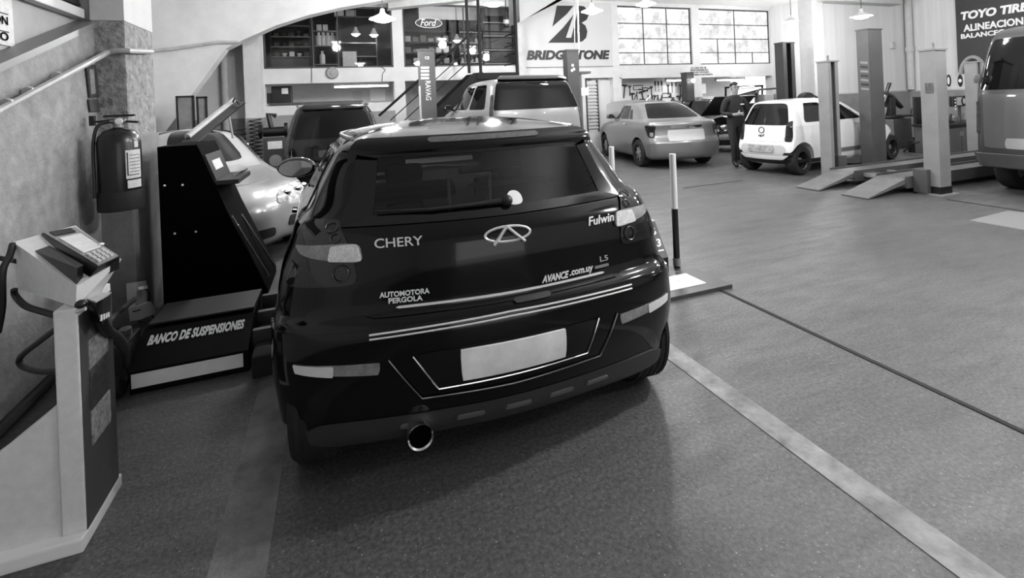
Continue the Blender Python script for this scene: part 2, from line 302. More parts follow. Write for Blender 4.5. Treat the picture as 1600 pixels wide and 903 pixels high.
def window(name, x0, x1, z0, z1, rows, pane, y=YB + .06, extra=()):
    w = st(name, J(bx(x0, x1, y, y + .05, z0, z0 + .04), bx(x0, x1, y, y + .05, z1 - .04, z1), bx(x0, x0 + .04, y, y + .05, z0, z1), bx(x1 - .04, x1, y, y + .05, z0, z1)), FRAME)
    zz = z0 + .04; H = z1 - z0 - .08
    for i, (hh, cols) in enumerate(rows):
        xx = x0 + .04; W = x1 - x0 - .08
        if i: mk('glazing_bar', bx(x0, x1, y, y + .04, zz - .014, zz + .014), FRAME, w)
        for j, cw in enumerate(cols):
            if j: mk('glazing_bar', bx(xx - .014, xx + .014, y, y + .04, zz, zz + hh * H), FRAME, w)
            mk('pane', bx(xx, xx + cw * W, y + .02, y + .026, zz, zz + hh * H), pane, w); xx += cw * W
        zz += hh * H
    return w
T3 = (.34, .33, .33)
window('window_3', W3[0], W3[1], Z0 - .04, Z1, [(.2, T3), (.25, T3), (.27, T3), (.28, T3)], PANE)
window('window_4', W4[0], W4[1], Z0 - .05, Z1, [(.2, (.25, .25, .25, .25)), (.26, (.25, .25, .5)), (.27, (.5, .5)), (.27, (.5, .5))], PANE)
SG = glass_mat('stockroom_glass', .85, .0)
window('window_1', W1[0], W1[1], Z0, ZT, [(1, (.36, .20, .44))], SG, YB + .02)
window('window_2', W2[0], W2[1], Z0, ZT + .12, [(1, (.5, .5))], SG, YB + .02)
# ============================================================ things on and behind the back wall
# tyre sign
ordn = ('first', 'second', 'third', 'fourth', 'fifth', 'sixth', 'seventh', 'eighth', 'ninth', 'tenth')
def onw(s, x, y, z): return mv(s, x, y, z)
SY = YB - .06
s0, s1 = py(820, 103, SY), py(957, 103, SY)
sg = thing('wall_sign', 'large white tyre sign with a black letter emblem on the back wall', 'sign', (s0.x, SY, s0.z))
mk('board', bx(s0.x, s1.x, SY, YB, s0.z - .01, 4.42, .008), M('sign_white', 178, .5), sg)
mk('border', J(bx(s0.x - .02, s1.x + .02, SY - .01, SY + .02, s0.z - .04, s0.z - .01), bx(s0.x - .03, s0.x, SY - .01, SY + .02, s0.z - .04, 4.42)), LGREY, sg)
def cp3(pts, ox, oy, k, Y): return [(q.x, q.z) for q in (py(ox + a / k, oy + b / k, Y) for a, b in pts)]
SIGNBLK = M('sign_black', 14, .5)
mk('emblem', J(prism(cp3([(600, 36), (704, 36), (660, 90), (572, 166), (585, 110)], 720, 0, 4, SY), 'Y', SY - .012, SY), prism(cp3([(545, 267), (640, 172), (704, 92), (656, 236), (690, 236), (714, 140), (737, 36), (768, 40), (793, 62), (798, 95), (786, 124), (755, 143), (778, 160), (790, 195), (783, 235), (760, 258), (725, 267)], 720, 0, 4, SY), 'Y', SY - .012, SY)), SIGNBLK, sg)
t0, t1, t2 = py(823, 94, SY), py(953, 94, SY), py(823, 78.5, SY)
mk('lettering', onw(text('BRIDGESTONE', t1.x - t0.x, t2.z - t0.z, .012, .2, .05, 1.0), t0.x, SY - .002, t0.z), SIGNBLK, sg)
# notice painted on the band
no = thing('wall_notice', 'small four-line notice painted on the band below the bright windows', 'notice', py(1100, 118, YB))
for k, (ln, w) in enumerate((('LA CASA NO SE', 26), ('RESPONSABILIZA', 30), ('EN CASO DE ROBO,', 32), ('INCENDIO O ACCIDENTE', 38))):
    a = py(1082 - w * .1, 107.5 + k * 3.6, YB - .004); mk('lettering', onw(text(ln, w * .024, .058, .004, 0, .02), a.x, YB - .002, a.z), INK, no)
# oval maker sign on the stockroom glass
fc = py(670, 36, YB - .02); fo = thing('oval_sign', 'dark oval sign with white script lettering on the stockroom glass', 'sign', (fc.x, YB - .02, fc.z - .12))
el = lambda rx, rz, y: [(fc.x + rx * math.cos(2 * math.pi * k / 36), y, fc.z + rz * math.sin(2 * math.pi * k / 36)) for k in range(36)]
mk('plate', prism([(q[0], q[2]) for q in el(.36, .135, 0)], 'Y', YB - .02, YB), SHADE, fo); mk('rim', tube(el(.345, .125, YB - .022), .008, 6, True), WHITE, fo)
mk('lettering', onw(text('Ford', .42, .17, .006, .35, .0), fc.x - .22, YB - .022, fc.z - .075), WHITE, fo)
# ---------------- stockroom shelves seen through the left windows
SHELF = M('dark_shelf_board', 36, .6); DARKB = M('dark_stock_wall', 12, .8)
LIP = M('pale_shelf_edge', 170, .6)
st('wall_stock_left', bx(-1.9, 4.9, 13.9, 13.95, 2.42, ZC), DARKB)
def shelf_unit(name, label, x0, x1, zs, y=13.05, lip=None, up=True):
    u = thing(name, label, 'shelf', ((x0 + x1) / 2, y + .2, 2.42))
    for z in zs:
        mk('shelf_board', bx(x0, x1, y, y + .4, z - .03, z), SHELF, u)
        if lip: mk('shelf_edge', bx(x0, x1, y - .012, y, z - .03, z), lip, u)
    if up:
        for x in (x0, x1): mk('upright', bx(x - .02, x + .02, y, y + .4, 2.42, zs[-1] + .25), SHELF, u)
    mk('back_panel', bx(x0, x1, y + .4, y + .42, 2.42, zs[-1] + .25), DARKB, u); return u
ww = W1[1] - W1[0]; xa, xb = W1[0] + .1, W1[0] + ww * .36; xc = W1[0] + ww * .56
shelf_unit('stock_shelf', 'dark shelf unit with small dark parts behind the leftmost upper window', xa, xb - .06, [2.95, 3.2, 3.45, 3.72], lip=M('shelf_edge_grey', 110, .5))
shelf_unit('stock_shelf', 'narrow shelf unit with white bottles behind the leftmost upper window', xb + .02, xc - .03, [2.75, 3.22, 3.60], lip=M('shelf_edge_grey'))
shelf_unit('stock_shelf', 'wide dim shelf unit behind the right half of the leftmost upper window', xc + .05, W1[1] - .35, [2.62, 2.95, 3.3, 3.98], lip=M('shelf_edge_dim', 84, .5))
mk('cabinet_front', bx(xa, xb - .1, 13.03, 13.05, 2.55, 2.9), M('dim_cabinet', 62, .5), None) ; tag(bpy.data.objects['cabinet_front'], 'dim grey panel standing under the dark parts shelf', 'panel')
def bottle(x, y, z, r, h, m, name='bottle'):
    return mk(name, mv(lathe([(r * .9, 0), (r, .02), (r, h * .68), (r * .45, h * .82), (r * .4, h * .86), (r * .5, h * .87), (r * .5, h), (.002, h)], 12), x, y, z), m, smooth=True)
BOT = M('white_bottle', 205, .4, var=.1, vscale=20)
xs = np.linspace(xb + .13, xc - .13, 4)
for x in xs: tag(bottle(x, 13.2, 3.22, .075, .36, BOT), 'tall white bottle on the narrow stock shelf, %s from the left of four' % ordn[list(xs).index(x)], 'bottle', 'white bottles on the stock shelf')
for k, x in enumerate((xb + .15, xb + .3)): tag(mk('carton', bx(x - .06, x + .06, 13.1, 13.3, 3.6, 3.76, .005), PAPER), ('left', 'right')[k] + ' pale carton above the row of white bottles', 'carton', 'cartons above the bottles')
tag(bottle(xb + .2, 13.15, 2.75, .07, .34, BOT), 'single white bottle below the row of four white bottles', 'bottle')
tag(mk('carton', bx(xb + .12, xb + .26, 13.1, 13.25, 2.62 - .2, 2.62, .005), PAPER), 'pale carton on the bottom of the narrow stock shelf', 'carton')
PART = M('dull_part', 70, .5, var=.3)
for r_, z in enumerate((2.95, 3.2, 3.45)):
    for k in range(5):
        x = xa + .12 + k * .17; h = random.uniform(.08, .15); m = WHITE if (r_ == 0 and k in (1, 2, 3)) else PART
        s = lathe([(.05, 0), (.055, .01), (.03, .03), (.028, h * .5), (.06, h * .7), (.055, h), (.001, h)], 10) if k % 2 else bx(-.055, .055, -.06, .06, 0, h, .008)
        tag(mk('spare_part', mv(s, x, 13.2, z), m, smooth=True), ('pale' if m is WHITE else 'dark') + ' small part on the ' + ('bottom', 'middle', 'top')[r_] + ' row of the dark parts shelf, ' + ordn[k] + ' from the left', 'spare part', 'parts on the dark shelf')
tag(mk('document', bx(xc + .09, xc + .42, 12.62, 12.63, 2.62, 3.02), PAPER), 'sheet of paper leaning inside the leftmost upper window', 'paper')
tp = [py(u, 20, 13.0) for u in (522, 537, 556)]
tag(mk('folder', bx(tp[0].x, tp[1].x, 12.95, 13.2, 3.98, 4.12, .006), M('folder_white', 220, .6)), 'row of white folders on top of the stock shelves', 'folders')
tag(mk('box', bx(tp[1].x + .05, tp[2].x, 12.95, 13.2, 3.98, 4.12, .006), LGREY), 'grey box beside the white folders on the stock shelves', 'box')
# second window: racks, strip of light, small stock
rk = shelf_unit('stock_rack', 'dark rack of small stock behind the oval sign', W2[0] + .1, W2[0] + 1.45, [2.75, 3.05, 3.35, 3.66], 13.2)
shelf_unit('stock_rack', 'pale edged rack with jars behind the stair landing rail', 3.30, 3.92, [2.75, 3.0, 3.3, 3.6], 12.95, lip=LIP)
shelf_unit('stock_rack', 'rack of wide dark drawers with pale edges right of the jars', 3.98, 4.85, [2.72, 3.1, 3.5, 3.88], 12.95, lip=LIP)
for r_, z in enumerate((2.75, 3.05, 3.35)):
    for k in range(6):
        x = W2[0] + .22 + k * .21; h = random.uniform(.09, .2); g = random.choice((60, 90, 130, 175))
        tag(mk('stock_box', bx(x - .075, x + .075, 13.22, 13.42, z, z + h, .006), M('stock_%d' % g, g, .6)), {60: 'dark', 90: 'grey', 130: 'mid grey', 175: 'pale'}[g] + ' small box on the ' + ('lowest', 'second', 'third')[r_] + ' shelf behind the oval sign, ' + ordn[k] + ' from the left', 'box', 'small stock behind the oval sign')
for r_, z in enumerate((2.75, 3.0, 3.3)):
    for k in range(4):
        x = 3.38 + k * .14
        tag(bottle(x, 13.1, z, .045, .15, (BOT, PART, LGREY)[(k + r_) % 3], 'jar'), ('white', 'dark', 'grey')[(k + r_) % 3] + ' jar on the ' + ('lowest', 'middle', 'top')[r_] + ' shelf of the pale edged rack, ' + ordn[k] + ' from the left', 'jar', 'jars on the pale edged rack')
for k, z in enumerate((2.74, 3.12, 3.52)):
    tag(mk('drawer_box', J(bx(4.02, 4.82, 12.97, 13.3, z, z + .3, .01), bx(4.3, 4.5, 12.95, 12.97, z + .13, z + .16)), M('drawer_dark', 58, .5)), ('lowest', 'middle', 'top')[k] + ' wide dark drawer box in the rack by the stair pillar', 'drawer', 'wide dark drawers')
blm = M('glowing_strip', 235, .7, emit=.25)  # strip of light put in as a faintly glowing white board
a, b = py(654, 12, 13.6), py(735, 30, 13.6); tag(mk('light_strip_board', bx(a.x, b.x + .3, 13.6, 13.62, 4.04, 4.5), blm), 'bright strip of light at the top of the stockroom behind the stair rail', 'light strip')
a, b = py(733, 6, 13.4), py(750, 32, 13.4); tag(mk('poster', bx(a.x, b.x, 13.4, 13.41, b.z, a.z), LGREY), 'pale grey poster on the stockroom wall between the rail posts', 'poster')
a, b = py(757, 4, 13.4), py(790, 31, 13.4); tag(mk('poster', bx(a.x, b.x, 13.38, 13.39, b.z, a.z), MGREY), 'mid grey poster on the stockroom wall right of the rail posts', 'poster')
# ---------------- bench room fittings (lower openings)
TUBE = M('lit_tube', 255, .5, emit=7.)
def tube_light(u0, u1, v, Y, label, e=16):
    a, b = py(u0, v, Y), py(u1, v, Y); z = (a.z + b.z) / 2
    t = thing('tube_light', label, 'tube light', ((a.x + b.x) / 2, Y, z)); mk('housing', bx(a.x, b.x, Y - .05, Y + .05, z + .03, z + .09, .008), WHITE, t)
    mk('tube', cyl((a.x + .02, Y, z), (b.x - .02, Y, z), .022, n=10), TUBE, t, True); mk('end_cap', bx(a.x - .01, a.x + .03, Y - .03, Y + .03, z - .03, z + .04), WHITE, t); mk('end_cap', bx(b.x - .03, b.x + .01, Y - .03, Y + .03, z - .03, z + .04), WHITE, t)
    for q_ in (.25, .75): mk('hanger', bx(a.x + (b.x - a.x) * q_ - .01, a.x + (b.x - a.x) * q_ + .01, Y - .01, Y + .01, z + .08, 2.302), STEEL, t)
    l = bpy.data.lights.new('tube_glow', 'AREA'); l.shape = 'RECTANGLE'; l.size = b.x - a.x; l.size_y = .05; l.energy = e; lo = bpy.data.objects.new('tube_glow', l); COL.objects.link(lo); lo.location = ((a.x + b.x) / 2, Y, z - .03)
    return t
tube_light(521, 608, 135, 13.2, 'lit tube light in the leftmost bench room opening')
tube_light(922, 957, 128, 13.0, 'lit tube light right of the tyre sign above the door')
tube_light(1040, 1070, 126, 12.9, 'lit tube light above the tool board', 5)
tube_light(1118, 1163, 125, 13.2, 'lit tube light in the rightmost bench room opening')
a, b = py(425, 158, 13.0), py(455, 133, 13.0)
cb_ = thing('control_cabinet', 'dark cabinet with a paper label in the leftmost bench room', 'cabinet', (a.x, 13, a.z))
mk('body', bx(a.x, b.x, 12.95, 13.3, 1.80, b.z - .02, .01), SHADE, cb_); mk('paper_label', bx(py(440, 140, 12.94).x, py(450, 140, 12.94).x, 12.94, 12.95, 2.02, 2.16), PAPER, cb_)
mk('side_box', bx(a.x - .3, a.x, 12.98, 13.2, 1.80, 2.05, .01), BLACK, cb_)
tag(mk('workbench', bx(-1.5, .65, 12.82, 13.4, 1.74, 1.80, .01), DGREY), 'dark workbench in the leftmost bench room opening', 'bench')
a, b = py(579, 160, 14.6), py(602, 139, 14.6); tag(mk('wall_chart', bx(a.x, b.x, 14.66, 14.69, b.z - .35, b.z), WHITE), 'white wall chart under the leftmost tube light', 'chart')
a = py(559, 148, 14.65); tag(mk('wall_socket', J(bx(a.x - .12, a.x + .12, 14.62, 14.7, a.z - .11, a.z + .11, .01), bx(a.x - .08, a.x + .08, 14.6, 14.62, a.z - .01, a.z + .01)), LGREY), 'grey socket plate on the bench room wall', 'socket')
a = py(519, 114, YB - .03); tag(mk('wall_bell', J(mv(lathe([(.0, -.03), (.12, -.03), (.15, .0), (.15, .03)], 20, 'Y'), a.x, YB - .03, a.z), mv(lathe([(.0, -.05), (.05, -.045), (.06, -.02)], 14, 'Y'), a.x, YB - .03, a.z)), MGREY, smooth=True), 'round grey bell on the band below the leftmost upper window', 'bell')
def cable(name, pts, r, label, m=WIRE, n=6, grp=None): return tag(mk(name, tube(spline(pts, 6), r, n), m, smooth=True), label, 'cable', grp)
cable('wall_cable', [py(u, v, YB - .01) for u, v in ((486, 103), (487, 113), (487, 129))], .008, 'thin cable hanging below the leftmost upper window')
cable('wall_cable', [py(u, v, YB - .01) for u, v in ((592, 103), (602, 109), (598, 115), (597, 128))], .008, 'kinked cable hanging below the pendant lamp on the left')
# door, cage and tool board
a, b = py(937, 175, 13.1), py(957, 130, 13.1)
do = st('door_1', bx(6.95, 7.8, YB + .1, YB + .14, 0, 2.12), M('door_paint', 190, .6)); mk('handle', cyl((7.05, YB + .02, 1.0), (7.05, YB + .1, 1.0), .02, n=8), STEEL, do)
lv = thing('wall_grille', 'tall pale louvred grille beside the lift column under the tyre sign', 'grille', (7.15, YB + .06, 0.6))
for k in range(14): mk('slat', bx(6.98, 7.32, YB + .05, YB + .09, .7 + k * .1, .75 + k * .1), LGREY, lv)
mk('frame', J(bx(6.94, 6.98, YB + .04, YB + .1, .6, 2.15), bx(7.32, 7.36, YB + .04, YB + .1, .6, 2.15)), DGREY, lv)
tb = thing('tool_board', 'white board hung with hand tools behind the silver saloon', 'tool board', (9.4, 13.3, 1.3))
mk('panel', bx(W3[0] + .05, W3[1] - .02, 13.3, 13.33, 1.2, 2.30), M('tool_board_white', 205, .7), tb); mk('shelf_rail', bx(W3[0] + .05, W3[1] - .02, 13.2, 13.3, 2.24, 2.30), MGREY, tb)
TOOL = M('dark_tool', 34, .45)
def t_hammer(): return J(bx(-.012, .012, -.02, 0, -.28, 0), bx(-.075, .06, -.03, .005, 0, .045))
def t_wrench(): return J(bx(-.011, .011, -.015, 0, -.2, .02), prism([(-.035, .02), (-.02, 0), (.02, 0), (.035, .02), (.035, .06), (.015, .06), (.015, .03), (-.015, .03), (-.015, .06), (-.035, .06)], 'Y', -.018, 0))
def t_pliers(): return J(tube([(-.05, -.01, -.2), (-.03, -.01, -.08), (0, -.01, 0), (.01, -.01, .06)], .011, 6), tube([(.05, -.01, -.2), (.03, -.01, -.08), (0, -.01, 0), (-.01, -.01, .06)], .011, 6))
def t_driver(): return J(cyl((0, -.015, 0), (0, -.015, .1), .016, n=8), cyl((0, -.015, -.16), (0, -.015, 0), .006, n=6))
def t_saw(): return J(tube([(-.13, -.01, 0), (-.13, -.01, .1), (.13, -.01, .1), (.13, -.01, 0)], .01, 6), bx(-.13, .13, -.014, -.006, -.01, .004))
KIN = [('hammer', t_hammer), ('wrench', t_wrench), ('pliers', t_pliers), ('screwdriver', t_driver), ('hacksaw', t_saw)]
spots = [(976, 135, 0, 8), (984, 137, 1, 0), (988, 148, 0, 0), (997, 140, 4, 0), (995, 147, 2, 15), (1003, 145, 0, -10), (1009, 142, 2, 90), (1014, 138, 2, 80), (1018, 138, 1, 0), (1024, 133, 3, 0), (1029, 133, 3, 0), (1034, 133, 3, 0), (1044, 135, 1, 0), (1050, 135, 3, 0), (1056, 135, 3, 0), (1063, 135, 1, 0), (1013, 155, 3, 0), (1019, 155, 3, 0), (1023, 152, 1, 15), (1028, 152, 2, 0), (1034, 152, 2, 20), (1042, 152, 4, 0), (1048, 151, 1, -50), (1051, 155, 2, 40), (1061, 152, 0, 0), (1064, 150, 1, 20), (1004, 157, 0, 0)]
cnt = {}
spots.sort(key=lambda q: q[0])
for u, v, k, ang in spots:
    nm, fn = KIN[k]; p = py(u, v, 13.28); i = cnt.get(nm, 0); cnt[nm] = i + 1
    tag(mk(nm, mv(rot(([tuple(1.35 * c_ for c_ in q_) for q_ in fn()[0]], fn()[1]), 'Y', ang), p.x, 13.295, p.z), TOOL), 'dark %s on the tool board, %s of its kind from the left' % (nm, ordn[i]), nm, 'tools on the tool board')
# bits of the rightmost bench room
wc = thing('notice_cabinet', 'narrow pale cabinet with dark panes behind the mechanic', 'cabinet', py(1108, 190, YB - .2))
a, b = py(1100, 190, YB - .25), py(1117, 150, YB - .25)
mk('body', bx(a.x, b.x, YB - .25, YB - .05, .3, b.z, .01), M('cabinet_pale', 190, .5), wc)
for k in range(3): z = b.z - .1 - k * .3; mk('pane', bx(a.x + .1, b.x - .1, YB - .262, YB - .25, z - .24, z), DGLASS, wc)
mk('sheet', bx(a.x + .16, b.x - .2, YB - .268, YB - .262, b.z - .6, b.z - .42), WHITE, wc)
a, b = py(1100, 146, YB + .9), py(1106, 130, YB + .9); tag(mk('wall_sheet', bx(a.x, b.x, YB + 1, YB + 1.01, a.z, b.z), WHITE), 'white sheet on the wall left of the rightmost tube light', 'paper')
# ---------------- staircase to the stockroom
IRON = M('stair_iron', 16, .75, var=.2, spec=.2); TREAD = M('stair_tread', 120, .6)
ys0, ys1 = 11.45, 12.1
s_a, s_b = py(676, 180, ys0), py(747, 114, ys0)
k_ = (s_b.z - s_a.z) / (s_b.x - s_a.x); x_bot = s_b.x - (s_b.z - .0) / k_
sr = thing('staircase', 'dark steel staircase climbing to the landing beside the tyre sign', 'staircase', (x_bot, ys0, 0))
for y in (ys0, ys1): mk('stringer', prism([(x_bot, 0), (x_bot + .3, 0), (s_b.x + .12, s_b.z - .2), (s_b.x + .12, s_b.z + .02), (s_b.x - .12, s_b.z)], 'Y', y - .025, y + .025), IRON, sr)
nst = 13
for i in range(1, nst):
    z = s_b.z * i / nst; x = x_bot + z / k_ + .08; mk('tread', bx(x - .02, x + .26, ys0, ys1, z - .03, z, .004), TREAD, sr)
l0, l1 = s_b.x - .05, py(810, 112, ys0).x; lz = s_b.z
mk('landing', bx(l0, l1, ys0 - .05, 12.4, lz - .16, lz, .01), IRON, sr)
hr = lambda x: s_b.z + .9 + (x - s_b.x) * k_
h0 = py(592, 181, ys0)
for y, r in ((ys0, .03),):
    mk('handrail', tube([(h0.x, y, h0.z), (s_b.x - .12, y, h0.z + (s_b.x - .12 - h0.x) * k_)], r, 8), IRON, sr, True)
    for d in (.33, .62): mk('rail_bar', tube([(h0.x + .25, y, h0.z + .25 * k_ - d), (s_b.x - .1, y, h0.z + (s_b.x - .1 - h0.x) * k_ - d)], .013, 6), IRON, sr, True)
for u in (731, 749, 806): q = py(u, 60, ys0); mk('rail_post', bx(q.x - .03, q.x + .03, ys0 - .03, ys0 + .03, lz, ZC), IRON, sr)
for v in (50, 68, 83, 98):
    q0, q1 = py(792, v, ys0 + .05), py(806, v, ys0 + .05); mk('rail_bar', tube([(q0.x - (.9 if v == 50 else 0), ys0 + .02, q0.z), (q1.x, ys0 + .02, q0.z)], .016, 6), IRON, sr, True)
for v in (50, 68, 83, 98):
    q1 = py(806, v, ys0); mk('rail_bar', tube([(q1.x, ys0, q1.z), (q1.x, 12.3, q1.z)], .016, 6), IRON, sr, True)
q = py(791, 30, 11.4); bo = thing('hanging_bottle', 'dark bottle hanging by the landing rail beside the tyre sign', 'bottle', q)
mk('body', mv(lathe([(.06, -.2), (.075, -.18), (.075, .05), (.03, .14), (.028, .2), (.001, .2)], 12), q.x, q.y, q.z), SHADE, bo, True); mk('label_band', mv(lathe([(.077, -.12), (.077, -.02)], 12, cap=False), q.x, q.y, q.z), MGREY, bo, True); mk('hook', tube([(q.x, q.y, q.z + .2), (q.x, q.y, ZC)], .01, 6), IRON, bo)
# ---------------- pendant lamps
SHADEM = M('enamel_lamp_shade', 210, .35); GLOW = M('lamp_glow', 255, .5, emit=22.)
def pendant(u, v, D, label, e=185, r=.225, pos=None):
    p = dp(u, v, D) if pos is None else Vector(pos)
    t = thing('pendant_lamp', label, 'pendant lamp', p, group='enamel pendant lamps'); z = p.z
    mk('shade', mv(lathe([(.02, .17), (.035, .165), (.045, .10), (.07, .075), (r * .7, .03), (r, .0), (r, -.012), (r * .98, -.012), (r * .66, .02), (.05, .06), (.02, .07)], 24, cap=False), p.x, p.y, z), SHADEM, t, True)
    mk('bulb', ball((p.x, p.y, z - .012), r * .72, r * .72, .055, 18, 8), GLOW, t, True)
    mk('cord', cyl((p.x, p.y, z + .16), (p.x, p.y, ZC), .008, n=6), WIRE, t)
    l = bpy.data.lights.new('lamp_light', 'POINT'); l.energy = e; l.shadow_soft_size = .12; lo = bpy.data.objects.new('lamp_light', l); COL.objects.link(lo); lo.location = (p.x, p.y, z - .2)
    return t
pendant(598, 29, 8.2, 'bright pendant lamp in front of the leftmost upper window')
pendant(771, 6, 10.4, 'bright pendant lamp above the stair landing')
pendant(925, 17, 10.0, 'bright pendant lamp in front of the tyre sign emblem')
pendant(1009, 6, 10.6, 'bright pendant lamp in front of the window right of the tyre sign')
pendant(1236, 33, 14.2, 'small pendant lamp hanging in the corner by the round column')
pendant(1346, 25, 11.2, 'pendant lamp in front of the streaked wall on the right')
pendant(0, 0, 0, 'left of the two small lamps inside the stockroom', 7, .12, pos=(.55, 12.88, 3.5)); pendant(0, 0, 0, 'right of the two small lamps inside the stockroom', 7, .12, pos=(1.0, 12.88, 3.48)); pendant(0, 0, 0, 'small lamp added inside the stockroom behind the oval sign', 7, .12, pos=(3.2, 12.9, 3.35))  # lamp behind the oval sign is added to brighten the unlit shelves
# ============================================================ cars
def _pchip(xs, ys, x):
    n=len(xs); h=[xs[i+1]-xs[i] for i in range(n-1)]; d=[(ys[i+1]-ys[i])/h[i] for i in range(n-1)]
    m=[0.0]*n; m[0]=d[0]; m[-1]=d[-1]
    for i in range(1,n-1):
        m[i]=0.0 if d[i-1]*d[i]<=0 else 2*d[i-1]*d[i]/(d[i-1]+d[i])
    i=min(max(int(np.searchsorted(xs,x,side='right'))-1,0),n-2)
    t=(x-xs[i])/h[i]
    return (2*t**3-3*t*t+1)*ys[i]+(t**3-2*t*t+t)*h[i]*m[i]+(-2*t**3+3*t*t)*ys[i+1]+(t**3-t*t)*h[i]*m[i+1]
class Shell:
    """car skin: rings at heights; ring = (z, yr, yf, wr, wm, wf, cr, cf, kr, kf)"""
    NU=13
    def __init__(s, rings):
        s.rings=[tuple(r) for r in rings]; s.n=len(rings); s.vs=list(range(s.n)); s.cols=list(zip(*rings)); s.cache={}
    def ring(s,v):
        k=round(v,5)
        if k not in s.cache:
            p=[_pchip(s.vs,c,v) for c in s.cols]
            z,yr,yf,wr,wm,wf,cr,cf,kr,kf=p
            L=yf-yr
            s.cache[k]=(z,[(0,yr),(.5*(wr-cr),yr+.3*kr),(wr-cr,yr+kr),(wr-.3*cr,yr+kr+.3*cr),(wr,yr+kr+cr),
                (.5*(wr+wm),yr+.27*L),(wm,yr+.44*L),(wm,yr+.6*L),(.5*(wm+wf),yr+.75*L),
                (wf,yf-kf-cf),(wf-.3*cf,yf-kf-.3*cf),(wf-cf,yf-kf),(.5*(wf-cf),yf-.3*kf),(0,yf)])
        return s.cache[k]
    def p(s,u,v):
        if u>13: u-=26
        if u<-13: u+=26
        sg=1 if u>=0 else -1; u=abs(u); z,c=s.ring(v)
        i=min(int(u),12); t=u-i
        def g(j):
            if j<0: return (-c[-j][0],c[-j][1])
            if j>13: return (-c[26-j][0],c[26-j][1])
            return c[j]
        a,b,d,e=g(i-1),g(i),g(i+1),g(i+2); r=[]
        for k in (0,1):
            r.append(.5*(2*b[k]+(d[k]-a[k])*t+(2*a[k]-5*b[k]+4*d[k]-e[k])*t*t+(-a[k]+3*b[k]-3*d[k]+e[k])*t**3))
        return (sg*r[0],r[1],z)
    def nrm(s,u,v):
        e=.02
        a=np.subtract(s.p(u+e,v),s.p(u-e,v)); v0,v1=max(v-e,0),min(v+e,s.n-1)
        b=np.subtract(s.p(u,v1),s.p(u,v0)); n=np.cross(a,b)
        return n/(np.linalg.norm(n)+1e-9)
    def off(s,u,v,d):
        n=s.nrm(u,v); q=s.p(u,v); return (q[0]+n[0]*d,q[1]+n[1]*d,q[2]+n[2]*d)
    def v_at(s,z):
        lo,hi=0.,s.n-1.
        for _ in range(30):
            m=(lo+hi)/2
            if s.ring(m)[0]<z: lo=m
            else: hi=m
        return lo
    def u_at(s,x,v,lo=0.,hi=6.):
        a=abs(x)
        for _ in range(30):
            m=(lo+hi)/2
            if s.p(m,v)[0]<a: lo=m
            else: hi=m
        return lo if x>=0 else -lo
    def rear(s,x,z,d=0.):
        v=s.v_at(z); return s.off(s.u_at(x,v),v,d)
def rr4(n, s, t):
    """unit square point pulled to a rounded square"""
    m = max(abs(s), abs(t))
    if m < 1e-9: return s, t
    N = (abs(s) ** n + abs(t) ** n) ** (1 / n); return s * m / N, t * m / N
def patch(S, c, off=.004, thick=.02, n=8., res=(14, 8)):
    """panel on a car skin; c = four (u,v) corners: lower start, lower end, upper end, upper start"""
    nu, nv = res; V, F = [], []
    for j in range(nv + 1):
        for i in range(nu + 1):
            s, t = rr4(n, 2 * i / nu - 1, 2 * j / nv - 1); s, t = (s + 1) / 2, (t + 1) / 2
            u = (c[0][0] * (1 - s) + c[1][0] * s) * (1 - t) + (c[3][0] * (1 - s) + c[2][0] * s) * t
            v = (c[0][1] * (1 - s) + c[1][1] * s) * (1 - t) + (c[3][1] * (1 - s) + c[2][1] * s) * t
            V.append(S.off(u, v, off))
            if i in (0, nu) or j in (0, nv): pass
    for j in range(nv):
        for i in range(nu): a = j * (nu + 1) + i; F.append((a, a + 1, a + nu + 2, a + nu + 1))
    if thick:
        ring = [i for i in range(nu + 1)] + [j * (nu + 1) + nu for j in range(1, nv + 1)] + [nv * (nu + 1) + i for i in range(nu - 1, -1, -1)] + [j * (nu + 1) for j in range(nv - 1, 0, -1)]
        base = len(V); cx = np.mean([V[i] for i in range(base)], axis=0)
        for i in ring:
            s_, t_ = (i % (nu + 1)) / nu * 2 - 1, (i // (nu + 1)) / nv * 2 - 1; s, t = rr4(n, s_, t_); s, t = (s + 1) / 2, (t + 1) / 2
            u = (c[0][0] * (1 - s) + c[1][0] * s) * (1 - t) + (c[3][0] * (1 - s) + c[2][0] * s) * t
            v = (c[0][1] * (1 - s) + c[1][1] * s) * (1 - t) + (c[3][1] * (1 - s) + c[2][1] * s) * t
            V.append(S.off(u, v, off - thick))
        m = len(ring)
        for k in range(m): F.append((ring[(k + 1) % m], ring[k], base + k, base + (k + 1) % m))
    return V, F
def xz(S, x, z):
    v = S.v_at(z); return (S.u_at(x, v), v)
def rpatch(S, pts, **k): return patch(S, [xz(S, *p) for p in pts], **k)
def rline(S, pts, r, off=.006, k=8, n=6):
    P = []
    for a, b in zip(pts[:-1], pts[1:]):
        for i in range(k): t = i / k; P.append((a[0] + (b[0] - a[0]) * t, a[1] + (b[1] - a[1]) * t))
    P.append(pts[-1]); return tube([S.rear(x, z, off) for x, z in P], r, n)
def rtext(S, s, x0, x1, z0, z1, h, off=.004, **kw):
    """lettering laid on the rear skin; baseline from (x0,z0) to (x1,z1)"""
    V, F = text(s, x1 - x0, h, .004, **kw); o = []
    for x, y, z in V:
        t = x / (x1 - x0); q = S.rear(x0 + x, z0 + (z1 - z0) * t + z, off - y); o.append(q)
    return o, F
def loop(S, v, step=.25): return [S.p(u, v) for u in np.arange(-13, 13, step)]
